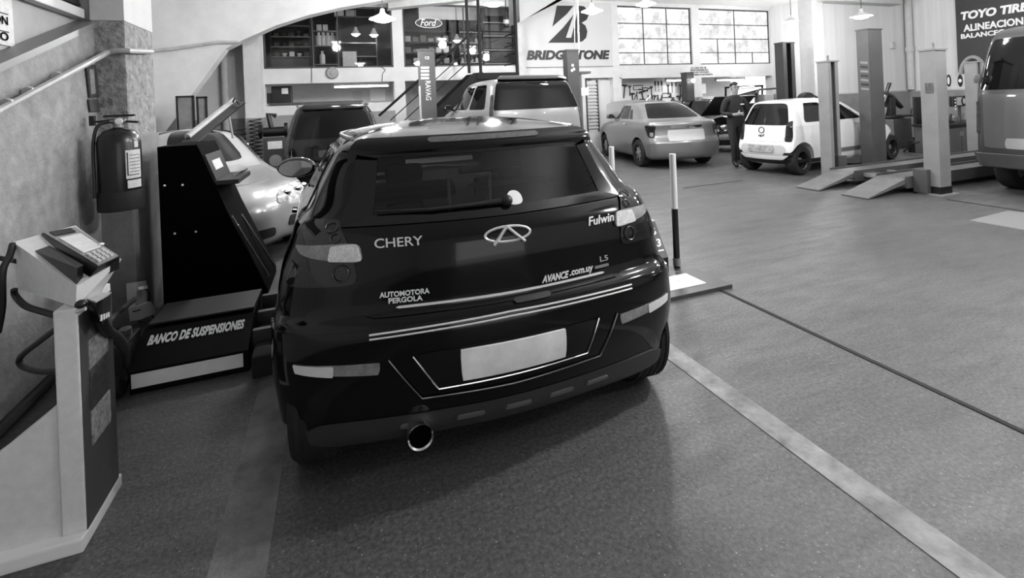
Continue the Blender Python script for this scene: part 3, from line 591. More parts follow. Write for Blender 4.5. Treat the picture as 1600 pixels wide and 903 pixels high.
def body_mesh(S, v0, v1, wells=(), dv=.34):
    vs = list(np.linspace(v0, v1, max(int((v1 - v0) / dv), 3))); V, F = [], []; m = len(loop(S, 0))
    for v in vs: V += loop(S, v)
    for j in range(len(vs) - 1):
        for i in range(m): F.append((j * m + i, j * m + (i + 1) % m, (j + 1) * m + (i + 1) % m, (j + 1) * m + i))
    for j, fl in ((0, 1), (len(vs) - 1, 0)):
        c = np.mean(V[j * m:(j + 1) * m], axis=0); V.append(tuple(c)); k = len(V) - 1
        for i in range(m): a, b = j * m + i, j * m + (i + 1) % m; F.append((k, b, a) if fl else (k, a, b))
    if not wells: return V, F
    def tmp(s):
        me = bpy.data.meshes.new('tmp'); me.from_pydata(*(s[0], [], s[1])); bm = bmesh.new(); bm.from_mesh(me); bmesh.ops.recalc_face_normals(bm, faces=bm.faces[:]); bm.to_mesh(me); bm.free()
        o = bpy.data.objects.new('tmp', me); COL.objects.link(o); return o
    a = tmp((V, F)); w = tmp(J(*[cyl((sx * (hw - .26), y, z), (sx * (hw + .5), y, z), r, n=36) for y, z, r, hw in wells for sx in (-1, 1)]))
    md = a.modifiers.new('b', 'BOOLEAN'); md.object = w; md.operation = 'DIFFERENCE'; md.solver = 'EXACT'; bpy.context.view_layer.update()
    me = bpy.data.meshes.new_from_object(a.evaluated_get(bpy.context.evaluated_depsgraph_get())); r = [tuple(v.co) for v in me.vertices], [tuple(p.vertices) for p in me.polygons]
    for o in (a, w): d = o.data; bpy.data.objects.remove(o); bpy.data.meshes.remove(d)
    bpy.data.meshes.remove(me); return r
def cabin_mesh(S, v0, v1, holes=(), du=.25, dv=.2):
    us = list(np.arange(-13, 13, du)); vs = list(np.arange(v0, v1 - 1e-6, dv)) + [v1]; m = len(us)
    V = [S.p(u, v) for v in vs for u in us]; F = []
    for j in range(len(vs) - 1):
        for i in range(m):
            u, v = us[i] + du / 2, (vs[j] + vs[j + 1]) / 2
            if any(h(u, v) for h in holes): continue
            F.append((j * m + i, j * m + (i + 1) % m, (j + 1) * m + (i + 1) % m, (j + 1) * m + i))
    j = len(vs) - 1; c = np.mean(V[j * m:(j + 1) * m], axis=0); V.append((c[0], c[1], c[2] + .008)); k = len(V) - 1
    for i in range(m): F.append((k, j * m + i, j * m + (i + 1) % m))
    return V, F
RIMM = M('alloy_rim', 165, .3, .7); DRIM = M('dark_steel_rim', 48, .4, .4); WELL = M('wheel_well', 12, .9)
def wheel(par, x, y, r, w, side, rim=None, spokes=7, name='wheel', tread=False, steel=False):
    """tyre, rim, spokes and hub; side +1 = right"""
    rim = rim or RIMM; hw = w / 2; prof = [(r * .62, -hw), (r * .93, -hw), (r * .985, -hw * .8), (r, -hw * .55), (r, hw * .55), (r * .985, hw * .8), (r * .93, hw), (r * .62, hw)]
    wh = mk(name, mv(lathe(prof, 36, 'X', False), x, y, r), RUBBER, par, True, True)
    if tread:
        for k in range(5):
            mk('tread_rib', mv(lathe([(r * 1.0, -hw * .74 + k * hw * .34), (r * 1.012, -hw * .72 + k * hw * .34), (r * 1.012, -hw * .56 + k * hw * .34), (r * 1.0, -hw * .54 + k * hw * .34)], 36, 'X', False), x, y, r), RUBBER, wh, True, True)
    xo = x + side * hw * .7
    mk('rim', mv(lathe([(r * .63, -hw * .9), (r * .66, -hw * .9 * -1 * 0 + 0), (r * .64, hw * .85), (r * .58, hw * .7), (r * .56, -hw * .3), (r * .12, -hw * .2), (.001, -hw * .2)] if side > 0 else [(r * .63, hw * .9), (r * .66, 0), (r * .64, -hw * .85), (r * .58, -hw * .7), (r * .56, hw * .3), (r * .12, hw * .2), (.001, hw * .2)], 32, 'X', False), x, y, r), DRIM if not steel else rim, wh, True, True)
    if steel:
        mk('hub_cap', mv(lathe([(r * .2, 0), (r * .18, side * .03), (.001, side * .035)], 16, 'X', False), x + side * hw * .1, y, r), RIMM, wh, True, True)
        for k in range(8): a = k * math.pi / 4; mk('rim_slot', mv(lathe([(r * .05, 0), (r * .05, side * .006), (.001, side * .006)], 10, 'X', False), x + side * (-hw * .18), y + math.cos(a) * r * .42, r + math.sin(a) * r * .42), BLACK, wh, True, True)
    else:
        for k in range(spokes):
            a = k * 2 * math.pi / spokes; c, s_ = math.cos(a), math.sin(a); t = .035 * r / .3
            q = [(xo - side * .01, .08 * r, -t), (xo - side * .01, .60 * r, -t * .8), (xo - side * .01, .60 * r, t * .8), (xo - side * .01, .08 * r, t)]
            q += [(xo + side * .012, .08 * r, -t), (xo - side * .0, .60 * r, -t * .8), (xo - side * .0, .60 * r, t * .8), (xo + side * .012, .08 * r, t)]
            mk('spoke', hexa([(p[0], y + p[1] * c - p[2] * s_, r + p[1] * s_ + p[2] * c) for p in q]), rim, wh, False, True)
        mk('hub_cap', mv(lathe([(r * .16, -.005 * side), (r * .15, side * .02), (.001, side * .024)], 16, 'X', False), xo, y, r), rim, wh, True, True)
    return wh
def mirror(par, S, u, v, m, side, out=.17, w=.2, h=.13):
    p = Vector(S.p(u, v)); c = p + Vector((side * out, 0, .05))
    mi = mk('door_mirror', ball(c, w / 2, .07, h / 2, 16, 10), m, par, True, True)
    mk('mirror_stalk', tube([p - Vector((side * .03, 0, 0)), c - Vector((side * w * .3, 0, .03))], .022, 8), BLACK, mi, True, True)
    mk('mirror_glass', mv(prism([(w * .42 * math.cos(a), h * .38 * math.sin(a)) for a in np.linspace(0, 2 * math.pi, 20, endpoint=False)], 'Y', -.075, -.06), *c), M('mirror_silver', 200, .03, 1.), mi, False, True)
    return mi
def mkrings(zs, rear, front, width, taper, cr, cf, kr, kf):
    """taper: width factor at rear and front corners"""
    I = lambda tab, z: float(np.interp(z, [a for a, _ in tab], [b for _, b in tab]))
    R = []
    for z in zs:
        w = I(width, z); R.append((z, I(rear, z), I(front, z), w * taper[0], w, w * taper[1], min(cr, w * .4), min(cf, w * .4), min(kr, w * .15), min(kf, w * .25)))
    return R
# ============================================================ the black hatchback
CH = [(.15, .15, 3.60, .89, .95, .80, .22, .25, .06, .12), (.21, .07, 3.68, .955, 1.0, .86, .25, .28, .08, .14), (.36, .02, 3.74, .975, 1.01, .90, .27, .30, .09, .16), (.50, .00, 3.75, .985, 1.02, .92, .27, .32, .09, .17),
 (.64, .01, 3.73, .985, 1.02, .92, .27, .32, .09, .18), (.69, .03, 3.71, .98, 1.02, .92, .27, .33, .09, .18), (.72, .06, 3.68, .975, 1.01, .91, .27, .33, .09, .19), (.85, .065, 3.55, .955, 1.0, .88, .27, .35, .10, .2),
 (.98, .085, 3.35, .905, .98, .85, .25, .35, .10, .2), (1.05, .12, 2.95, .885, .955, .82, .25, .3, .10, .16), (1.10, .17, 2.72, .84, .91, .80, .24, .2, .10, .12), (1.20, .27, 2.45, .79, .85, .76, .2, .16, .09, .11),
 (1.33, .40, 2.15, .72, .77, .70, .15, .14, .07, .1), (1.37, .42, 2.05, .69, .74, .67, .12, .13, .06, .1), (1.40, .46, 1.98, .66, .71, .64, .12, .13, .06, .1), (1.43, .60, 1.88, .60, .66, .58, .12, .13, .05, .1),
 (1.46, .80, 1.72, .46, .50, .44, .12, .12, .05, .08), (1.485, 1.05, 1.52, .22, .24, .2, .08, .08, .03, .04)]
S = Shell(CH)
car = thing('hatchback_car', 'glossy black hatchback seen from behind in the foreground', 'car', (.675, 1.95, 0), -math.radians(2))
PAINT = M('black_car_paint', 4, .1, spec=.3, coat=.25); BRT = M('chrome_shine_white', 230, .3, .2); TRIM = M('bumper_plastic', 40, .5)  # bumper strip: chrome's bright reflection put into a near-white colour
def C(name, s, m, par=None, sm=True, label=None): return mk(name, s, m, par or car, sm, True, label=label)
vb = S.v_at(1.06)
wells = [(.47, .31, .36, .99), (3.0, .31, .36, .93)]
C('body', body_mesh(S, 0, vb, wells), PAINT, sm=35)
rear_hole = lambda u, v: abs(u) < 1.95 and S.v_at(1.09) < v < S.v_at(1.325)
wind_hole = lambda u, v: abs(u) > 11.1 and S.v_at(1.09) < v < S.v_at(1.36)
C('roof_shell', cabin_mesh(S, vb, S.n - 1, (rear_hole, wind_hole)), PAINT, sm=50)
vt, vg = S.v_at(1.345), S.v_at(1.065)
GL = glass_mat('tinted_glass', .62, .0); GLW = glass_mat('windscreen_glass', .75, .1)
rg = C('rear_window', patch(S, [(-2.25, vg), (2.25, vg), (2.2, vt), (-2.2, vt)], .005, .004, 14, (24, 10)), GL)
FRIT = M('glass_frit', 9, .1)
fr = [( -2.28, vg - .15), (2.28, vg - .15), (2.22, vt + .1), (-2.22, vt + .1)]
def band(a, b, c, d): return patch(S, [a, b, c, d], .0075, .004, 30, (16, 2))
vi0, vi1 = S.v_at(1.092), S.v_at(1.325)
C('glass_border', J(band((-2.28, vg - .15), (2.28, vg - .15), (2.0, vi0), (-2.0, vi0)), band((-2.0, vi1), (2.0, vi1), (2.2, vt + .1), (-2.2, vt + .1)), band((-2.28, vg - .15), (-1.78, vi0), (-1.74, vi1), (-2.22, vt + .1)), band((1.85, vi0), (2.28, vg - .15), (2.22, vt + .1), (1.9, vi1))), FRIT, rg)
C('windscreen', patch(S, [(10.9, S.v_at(1.07)), (15.1, S.v_at(1.07)), (15.1, S.v_at(1.38)), (10.9, S.v_at(1.38))], .004, .004, 14, (16, 8)), GLW)
for sd, us in ((1, ((4.2, 6.0), (6.2, 8.2))), (-1, ((-6.0, -4.2), (-8.2, -6.2)))):
    for a, b in us: C('side_window', patch(S, [(a, S.v_at(1.08)), (b, S.v_at(1.08)), (b - .1, S.v_at(1.35)), (a + .1, S.v_at(1.35))], .004, .01, 9, (10, 6)), DGLASS)
# spoiler and high brake lamp
C('spoiler', patch(S, [(-2.5, S.v_at(1.350)), (2.5, S.v_at(1.350)), (2.4, S.v_at(1.398)), (-2.4, S.v_at(1.398))], .03, .05, 12, (24, 5)), PAINT)
C('high_brake_lamp', patch(S, [xz(S, -.27, 1.370), xz(S, .32, 1.370), xz(S, .32, 1.388), xz(S, -.27, 1.388)], .036, .02, 14, (16, 2)), M('brake_lamp_lens', 95, .2, var=.2, vscale=40))
# tailgate and bumper as panels of their own
tg = C('tailgate', patch(S, [(-1.62, S.v_at(.70)), (1.62, S.v_at(.70)), (2.0, S.v_at(1.05)), (-2.0, S.v_at(1.05))], .006, .02, 22, (24, 10)), PAINT)
bp = C('rear_bumper', patch(S, [(-4.3, S.v_at(.27)), (4.3, S.v_at(.27)), (4.1, S.v_at(.665)), (-4.1, S.v_at(.665))], .008, .02, 30, (40, 10)), PAINT)
C('chrome_strip', rline(S, [(-.585, .652), (0, .668), (.63, .660)], .004, .016), BRT, tg, label='upper bright line of the double bumper strip')
C('chrome_strip', rline(S, [(-.585, .637), (0, .653), (.63, .645)], .004, .016), BRT, tg)
C('tailgate_strip', rpatch(S, [(-.475, .729), (.505, .729), (.505, .739), (-.475, .739)], off=.011, thick=.004, n=30, res=(20, 2)), WHITE, tg)
C('tailgate_handle', rpatch(S, [(.02, .69), (.2, .69), (.2, .705), (.02, .705)], off=.012, thick=.01, n=6, res=(8, 2)), BLACK, tg)
# writing
CHR2 = M('badge_chrome', 235, .25, .6)
C('badge_lettering', rtext(S, 'CHERY', -.548, -.35, .975, .975, .035, .008, bold=.01), CHR2, tg)
C('badge_lettering', rtext(S, 'Fulwin', .44, .60, .958, .958, .038, .008, shear=.25, bold=.015), WHITE, tg)
C('badge_lettering', rtext(S, 'L5', .485, .533, .785, .785, .024, .008), LGREY, tg)
C('badge_bar', rpatch(S, [(.452, .757), (.535, .757), (.535, .770), (.452, .770)], off=.01, thick=.004, n=20, res=(4, 2)), MGREY, tg)
C('dealer_lettering', rtext(S, 'AVANCE', .165, .305, .748, .748, .032, .009, shear=.3, bold=.03), WHITE, tg)
C('dealer_lettering', rtext(S, '.com.uy', .31, .44, .744, .744, .032, .009, shear=.15, bold=.02), WHITE, tg)
C('dealer_lettering', rtext(S, 'AUTOMOTORA', -.538, -.335, .778, .778, .022, .009, bold=.03), WHITE, tg)
C('dealer_lettering', rtext(S, 'PERGOLA', -.503, -.365, .752, .752, .022, .009, bold=.03), WHITE, tg)
ov = []
for k in range(40):
    a = 2 * math.pi * k / 40; x = .02 + .105 * math.cos(a); z = .983 + .03 * math.sin(a); ov.append(S.rear(x, z, .012))
lg = C('emblem', tube(ov, .006, 6, True), CHR2, tg)
C('emblem_peak', J(tube([S.rear(x, z, .016) for x, z in ((-.05, .945), (-.02, .975), (.018, 1.012))], .008, 6), tube([S.rear(x, z, .016) for x, z in ((.095, .945), (.06, .975), (.018, 1.012))], .008, 6)), CHR2, lg)
# tail lamps: dark upper and lower lens, clear band, ring reflectors
LCLR = M('clear_lamp_lens', 130, .12, .0, var=.22, vscale=25, bump=.25, bscale=140, spec=.8); LDRK = M('dark_lamp_lens', 26, .06, spec=.7); LRING = M('lamp_ring', 70, .3, .5)
for sd in (-1, 1):
    def o(*q): return [(sd * a, b) for a, b in (q if sd > 0 else (q[1], q[0], q[3], q[2]))]
    v0, v1, v2, v3 = S.v_at(.835), S.v_at(.92), S.v_at(1.0), S.v_at(1.085)
    lamp = C('tail_lamp', patch(S, o((1.74, v0), (3.3, v0), (3.45, v3), (2.35, v3)), .010, .02, 10, (14, 12)), LDRK)
    C('clear_lens', patch(S, o((1.74, v1), (3.05, v1 + .3), (3.4, v2 - .1), (1.86, v2)), .016, .012, 6, (14, 6)), LCLR, lamp)
    C('reverse_lens', patch(S, o((1.76, v1 + .06), (2.3, v1 + .1), (2.32, v2 - .12), (1.87, v2 - .06)), .021, .01, 10, (8, 6)), M('reverse_lens', 225, .12, var=.2, vscale=45, bump=.5, bscale=150, spec=.8), lamp)
    for cu, cv, r in ((2.42, S.v_at(1.058), .026), (2.27, S.v_at(1.02), .02), (2.03, S.v_at(.885), .033)):
        c0_ = S.off(sd * cu, cv, .016); nn = Vector(S.nrm(sd * cu, cv)); a1 = nn.cross(Vector((0, 0, 1))).normalized(); a2 = a1.cross(nn)
        C('lamp_ring', tube([tuple(Vector(c0_) + (a1 * math.cos(t) + a2 * math.sin(t)) * r) for t in np.linspace(0, 2 * math.pi, 18, endpoint=False)], .003, 5, True), LRING, lamp)
    rf = C('bumper_reflector', patch(S, o((1.52, S.v_at(.497)), (2.75, S.v_at(.527)), (2.8, S.v_at(.558)), (1.5, S.v_at(.543))), .012, .012, 40, (14, 3)), LCLR)
    C('reflector_end', patch(S, o((2.05, S.v_at(.505)), (2.75, S.v_at(.527)), (2.8, S.v_at(.558)), (2.04, S.v_at(.545))), .016, .01, 40, (8, 3)), M('reflector_white', 215, .2), rf)
# plate recess, plate, diffuser, exhaust
rc = C('plate_recess', rpatch(S, [(-.33, .40), (.36, .40), (.43, .56), (-.42, .56)], off=.013, thick=.006, n=14, res=(14, 5)), M('recess_black', 10, .2))
C('recess_rim', rline(S, [(-.42, .555), (-.32, .408), (.355, .418), (.423, .56)], .004, .018), CHROME, rc)
C('recess_rim', rline(S, [(-.515, .55), (-.388, .372), (0, .366), (.432, .378), (.532, .555)], .003, .014), M('recess_edge', 120, .2, .6), rc)
C('licence_plate', rpatch(S, [(-.225, .432), (.238, .436), (.243, .556), (-.23, .556)], off=.026, thick=.012, n=60, res=(8, 4)), M('plate_white', 235, .5, var=.2, vscale=4), label='pale blank licence plate')
dfm = M('diffuser_plastic', 52, .55)
df = C('diffuser', patch(S, [(-3.6, S.v_at(.165)), (3.6, S.v_at(.165)), (2.6, S.v_at(.30)), (-2.6, S.v_at(.30))], .014, .03, 8, (40, 6)), dfm)
for x in (-.19, .02, .23, .42, -.42): C('diffuser_slot', rpatch(S, [(x - .06, .25), (x + .06, .25), (x + .065, .265), (x - .055, .265)], off=.024, thick=.02, n=8, res=(6, 2)), M('slot_grey', 92, .5), df)
ex = mv(lathe([(.05, .22), (.055, .0), (.052, -.006), (.046, 0), (.044, .2), (.001, .2)], 24, 'Y', False), -.405, .02, .225)
C('exhaust_tip', ex, CHROME); C('exhaust_bore', mv(lathe([(.0445, .03), (.001, .03)], 24, 'Y', False), -.405, .02, .225), M('bore_black', 2, .9, spec=.05), bpy.data.objects['exhaust_tip'])
C('exhaust_pipe', cyl((-.405, .2, .225), (-.405, 1.0, .2), .035, n=10), DGREY)
C('underbody', bx(-.78, .78, .3, 3.5, .16, .3, .02), SHADE, sm=False)
# wiper
wp = C('rear_wiper', tube([S.rear(x, z, .02) for x, z in ((.045, 1.105), (-.1, 1.10), (-.3, 1.095), (-.53, 1.10))], [.016, .010, .008, .004], 8), BLACK)
C('wiper_pivot', ball(S.rear(.045, 1.104, .02), .03, .03, .026, 14, 8), BLACK, wp)
C('painted_glare', rpatch(S, [(.055, 1.088), (.13, 1.088), (.13, 1.145), (.055, 1.145)], off=.011, thick=.002, n=2.2, res=(10, 8)), WHITE, rg, label='white round sticker beside the wiper pivot')  # glare on the glass put in as a white patch
# door mirror on the far left side, wheels
mirror(car, S, -8.6, S.v_at(1.06), BGLOSS, -1, .24, .3, .17); mirror(car, S, 8.6, S.v_at(1.06), BGLOSS, 1, .24, .3, .17)
for sd in (-1, 1):
    wheel(car, sd * .82, .47, .305, .2, sd, tread=True); wheel(car, sd * .82, 3.0, .305, .2, sd)
    C('roof_rail', tube([S.off(sd * u, S.v_at(1.415), .006) for u in np.linspace(3.6, 9.6, 12)], .009, 6), M('roof_rail', 150, .3, .6))
    C('door_handle', patch(S, [(sd * 5.6, S.v_at(.93)), (sd * 5.8, S.v_at(.93)), (sd * 5.8, S.v_at(.955)), (sd * 5.6, S.v_at(.955))] if sd > 0 else [(-5.8, S.v_at(.93)), (-5.6, S.v_at(.93)), (-5.6, S.v_at(.955)), (-5.8, S.v_at(.955))], .03, .03, 5, (6, 4)), PAINT)
# inside: seats, headrests, dashboard, wheel
SEAT = M('seat_cloth', 34, .9)
def seat(x, y, w, z0, z1):
    b_ = C('seat_back', mv(rot(bx(-w / 2, w / 2, -.07, .07, 0, z1 - z0, .05), 'X', 10), x, y, z0), SEAT); return b_
def rest(x, y, z, w, h, par): C('headrest', bx(x - w / 2, x + w / 2, y - .05, y + .05, z, z + h, .04), SEAT, par)
sb = seat(-.33, 1.05, .58, .5, 1.12); rest(-.34, .98, 1.12, .22, .11, sb); sb = seat(.33, 1.05, .58, .5, 1.08); rest(.26, .98, 1.16, .26, .14, sb)
sb = seat(-.38, 1.75, .5, .5, 1.08); rest(-.38, 1.72, 1.1, .24, .15, sb); sb = seat(.38, 1.75, .5, .5, 1.10); rest(.38, 1.72, 1.12, .24, .15, sb)
C('parcel_shelf', bx(-.68, .68, .34, .92, 1.03, 1.05), SEAT, sm=False); C('dashboard', bx(-.75, .75, 2.35, 2.75, .8, 1.07, .04), DGREY)
C('steering_wheel', mv(rot(tube([(.17 * math.cos(t), 0, .17 * math.sin(t)) for t in np.linspace(0, 2 * math.pi, 24, endpoint=False)], .014, 6, True), 'X', -25), -.4, 2.25, 1.0), BLACK)
C('shelf_frame', tube([(-.16, .5, 1.06), (-.16, .5, 1.20), (.06, .5, 1.20), (.06, .5, 1.06)], .01, 6), MGREY)
# ============================================================ the other cars
def mirror_uv(q, sd): return q if sd > 0 else [(-q[1][0], q[1][1]), (-q[0][0], q[0][1]), (-q[3][0], q[3][1]), (-q[2][0], q[2][1])]
def build_car(root, R, paint, zb, wells, wheel_r, wheel_w, side_wins, rear_win=None, front_win=None, glass=DGLASS, rim=None, steel=False, spokes=7, mirr=None, handles=(), trim=None):
    S = Shell(R); vb = S.v_at(zb); P = lambda n, s, m, par=None, sm=True, label=None: mk(n, s, m, par or root, sm, True, label=label)
    P('body', body_mesh(S, 0, vb, wells), paint, sm=35); P('roof_shell', cabin_mesh(S, vb, S.n - 1), paint, sm=50)
    for sd in (1, -1):
        for (u0, u1, z0, z1, sl0, sl1) in side_wins: P('side_window', patch(S, mirror_uv([(u0, S.v_at(z0)), (u1, S.v_at(z0)), (u1 - sl1, S.v_at(z1)), (u0 + sl0, S.v_at(z1))], sd), .004, .01, 9, (10, 6)), glass)
        for (u0, u1, z) in handles: P('door_handle', patch(S, mirror_uv([(u0, S.v_at(z)), (u1, S.v_at(z)), (u1, S.v_at(z + .03)), (u0, S.v_at(z + .03))], sd), .022, .022, 5, (6, 3)), CHROME)
        for (y, z, r, hw) in wells: wheel(root, sd * (hw - wheel_w / 2 - .02), y, wheel_r, wheel_w, sd, rim, spokes, steel=steel)
        if mirr: mirror(root, S, sd * mirr[0], S.v_at(mirr[1]), mirr[2], sd, .13, .2, .14)
    if rear_win: u, z0, z1, uu = rear_win; P('rear_window', patch(S, [(-u, S.v_at(z0)), (u, S.v_at(z0)), (uu, S.v_at(z1)), (-uu, S.v_at(z1))], .005, .012, 10, (18, 8)), glass)
    if front_win: u, z0, z1 = front_win; P('windscreen', patch(S, [(u, S.v_at(z0)), (26 - u, S.v_at(z0)), (26 - u, S.v_at(z1)), (u, S.v_at(z1))], .005, .012, 12, (18, 8)), glass)
    return S, P
# ---- white small hatchback on the right
VWP = M('white_car_paint', 232, .25, coat=.5)
zs = [.20, .26, .40, .55, .62, .75, .88, .95, 1.0, 1.1, 1.2, 1.3, 1.37, 1.41, 1.445, 1.47]
R = mkrings(zs, [(.2, .12), (.26, .05), (.4, 0), (.6, .02), (.66, .06), (.95, .10), (1.3, .26), (1.41, .32), (1.445, .5), (1.47, .9)],
            [(.2, 3.85), (.4, 3.95), (.6, 3.9), (.8, 3.75), (.9, 3.4), (.95, 3.15), (1.0, 3.0), (1.3, 2.4), (1.41, 2.15), (1.445, 1.9), (1.47, 1.6)],
            [(.2, .72), (.26, .76), (.5, .80), (.75, .80), (.95, .77), (1.3, .66), (1.37, .62), (1.41, .57), (1.445, .46), (1.47, .2)], (.95, .92), .2, .28, .06, .14)
rr, rl_, fr_ = gp(1252, 273), gp(1189, 266), gp(1393, 249)
head = math.atan2(fr_.y - rr.y, fr_.x - rr.x); hv = Vector((math.cos(head), math.sin(head), 0)); lv_ = Vector((-hv.y, hv.x, 0))
wb = (fr_ - rr).length
R = [(r[0] * .96, r[1], r[2]) + tuple(x * .78 for x in r[3:6]) + r[6:] for r in R]
org = rr + lv_ * .53 - hv * .42
vw = thing('small_hatchback', 'white small hatchback with black rear window, nose to the right', 'car', org, head - math.pi / 2)
S2, P2 = build_car(vw, R, VWP, .95 * .96, [(.42, .28, .33, .60), (.42 + wb, .28, .33, .59)], .27, .19, [(4.3, 5.9, .97, 1.33, .1, .05), (6.1, 8.6, .97, 1.33, .0, .9)], None, (10.8, 1.0, 1.36), rim=DRIM, steel=True, mirr=(9.2, .98, VWP), handles=((5.3, 5.65, .86), (7.1, 7.45, .86)))
P2('rear_window', patch(S2, [(-2.7, S2.v_at(.93)), (2.7, S2.v_at(.93)), (2.5, S2.v_at(1.34)), (-2.5, S2.v_at(1.34))], .006, .012, 9, (16, 8)), DGLASS)
tg = P2('tailgate', patch(S2, [(-2.15, S2.v_at(.63)), (2.15, S2.v_at(.63)), (2.2, S2.v_at(.92)), (-2.2, S2.v_at(.92))], .008, .02, 16, (16, 8)), VWP)
P2('emblem', tube([S2.rear(.055 * math.cos(t), .84 + .055 * math.sin(t), .014) for t in np.linspace(0, 2 * math.pi, 18, endpoint=False)], .008, 5, True), BLACK, tg)
P2('badge_lettering', rtext(S2, 'up!', -.06, .06, .70, .70, .07, .012, bold=.02), BLACK, tg)
P2('badge_lettering', rtext(S2, 'move', .42, .54, .66, .66, .04, .012), BLACK, tg)
for sd in (1, -1):
    P2('tail_lamp', patch(S2, mirror_uv([(2.2, S2.v_at(.63)), (3.1, S2.v_at(.63)), (3.2, S2.v_at(1.02)), (2.5, S2.v_at(.98))], sd), .01, .02, 8, (8, 8)), LDRK)
    P2('fog_slot', patch(S2, mirror_uv([(2.2, S2.v_at(.38)), (3.6, S2.v_at(.39)), (3.5, S2.v_at(.43)), (2.3, S2.v_at(.43))], sd), .008, .01, 6, (8, 3)), BLACK)
    P2('sill_trim', patch(S2, mirror_uv([(5.0, S2.v_at(.34)), (8.4, S2.v_at(.34)), (8.4, S2.v_at(.42)), (5.0, S2.v_at(.42))], sd), .008, .01, 12, (10, 3)), M('grey_moulding', 110, .5))
P2('licence_plate', rpatch(S2, [(-.26, .42), (.26, .42), (.26, .55), (-.26, .55)], off=.02, thick=.02, n=20, res=(6, 3)), M('plate_grey', 150, .5, var=.5, vscale=14))
P2('plate_recess', rpatch(S2, [(-.48, .38), (.48, .38), (.42, .57), (-.42, .57)], off=.008, thick=.01, n=10, res=(8, 3)), LGREY)
P2('rear_skirt', rpatch(S2, [(-.6, .215), (.6, .215), (.6, .29), (-.6, .29)], off=.01, thick=.01, n=10, res=(8, 3)), SHADE)
# ---- silver saloon
SLV = M('silver_car_paint', 128, .28, .5, coat=.5)
zs = [.20, .26, .40, .55, .70, .85, .95, 1.01, 1.04, 1.07, 1.12, 1.2, 1.3, 1.38, 1.42, 1.455, 1.475]
R = mkrings(zs, [(.2, .12), (.26, .05), (.4, 0), (.55, .0), (.62, .06), (.85, .08), (.95, .06), (1.01, .10), (1.04, .35), (1.07, .52), (1.3, .92), (1.42, 1.22), (1.455, 1.5), (1.475, 1.8)],
            [(.2, 3.9), (.4, 3.98), (.6, 3.95), (.8, 3.8), (.95, 3.2), (1.01, 2.95), (1.07, 2.85), (1.3, 2.55), (1.42, 2.35), (1.455, 2.2), (1.475, 2.0)],
            [(.2, .76), (.26, .82), (.5, .86), (.85, .86), (1.0, .82), (1.07, .78), (1.3, .66), (1.38, .60), (1.42, .54), (1.455, .40), (1.475, .16)], (.95, .92), .2, .28, .08, .14)
n0, n1 = gp(1008, 260), gp(1102, 256)
mid = (n0 + n1) / 2; sal = thing('saloon_car', 'silver saloon with dark rear window and its bonnet raised', 'car', Vector((7.05, 8.35, 0)), -math.radians(12))
S3, P3 = build_car(sal, R, SLV, 1.02, [(.78, .31, .36, .85), (3.1, .31, .36, .82)], .305, .2, [(5.0, 5.45, 1.06, 1.28, .12, .0), (5.55, 6.9, 1.06, 1.37, .0, .0), (7.05, 8.7, 1.06, 1.37, .0, .75)], (2.5, 1.08, 1.41, 2.3), (11, 1.05, 1.40), mirr=(9.0, 1.06, SLV), handles=((5.9, 6.2, .93), (7.7, 8.0, .93)))
P3('boot_trim', rpatch(S3, [(-.34, .875), (.34, .875), (.38, .93), (-.38, .93)], off=.012, thick=.012, n=12, res=(10, 3)), CHROME)
P3('boot_lid', rpatch(S3, [(-.62, .62), (.62, .62), (.66, .985), (-.66, .985)], off=.006, thick=.015, n=16, res=(14, 8)), SLV)
P3('licence_panel', rpatch(S3, [(-.42, .60), (.42, .60), (.42, .84), (-.42, .84)], off=.012, thick=.01, n=20, res=(8, 3)), M('pale_panel_metal', 178, .5))
P3('rear_bumper', patch(S3, [(-4.2, S3.v_at(.27)), (4.2, S3.v_at(.27)), (4.0, S3.v_at(.56)), (-4.0, S3.v_at(.56))], .012, .02, 24, (26, 6)), SLV)
for sd in (1, -1):
    lp = P3('tail_lamp', patch(S3, mirror_uv([(2.4, S3.v_at(.68)), (3.6, S3.v_at(.70)), (4.2, S3.v_at(.95)), (2.2, S3.v_at(.93))], sd), .012, .02, 6, (10, 8)), LDRK)
    P3('clear_lens', patch(S3, mirror_uv([(2.6, S3.v_at(.70)), (3.2, S3.v_at(.72)), (3.1, S3.v_at(.80)), (2.5, S3.v_at(.80))], sd), .017, .01, 4, (6, 4)), LCLR, lp)
# raised bonnet: a curved panel hinged at the screen
bn = [(math.sin(a) * .78 * (1 - .12 * t), 2.92 + .16 * t + .05 * (1 - abs(math.sin(a))), 1.02 + .62 * t + .10 * math.cos(a)) for t in np.linspace(0, .62, 8) for a in np.linspace(-1.45, 1.45, 15)]
bf = [(j * 15 + i, j * 15 + i + 1, (j + 1) * 15 + i + 1, (j + 1) * 15 + i) for j in range(7) for i in range(14)]
def thicken(V, F, d):
    n = len(V); W = V + [(v[0] + d[0], v[1] + d[1], v[2] + d[2]) for v in V]; ed = {}
    for f in F:
        for a, b in zip(f, f[1:] + f[:1]): ed[(a, b)] = 1
    G = list(F) + [tuple(i + n for i in f[::-1]) for f in F] + [(b, a, a + n, b + n) for (a, b) in ed if (b, a) not in ed]
    return W, G
P3('bonnet', thicken(bn, bf, (0, .03, -.01)), SLV)
P3('wiper_bits', tube([(-.2, 1.62, 1.48), (-.1, 1.6, 1.60)], .012, 6), WHITE)
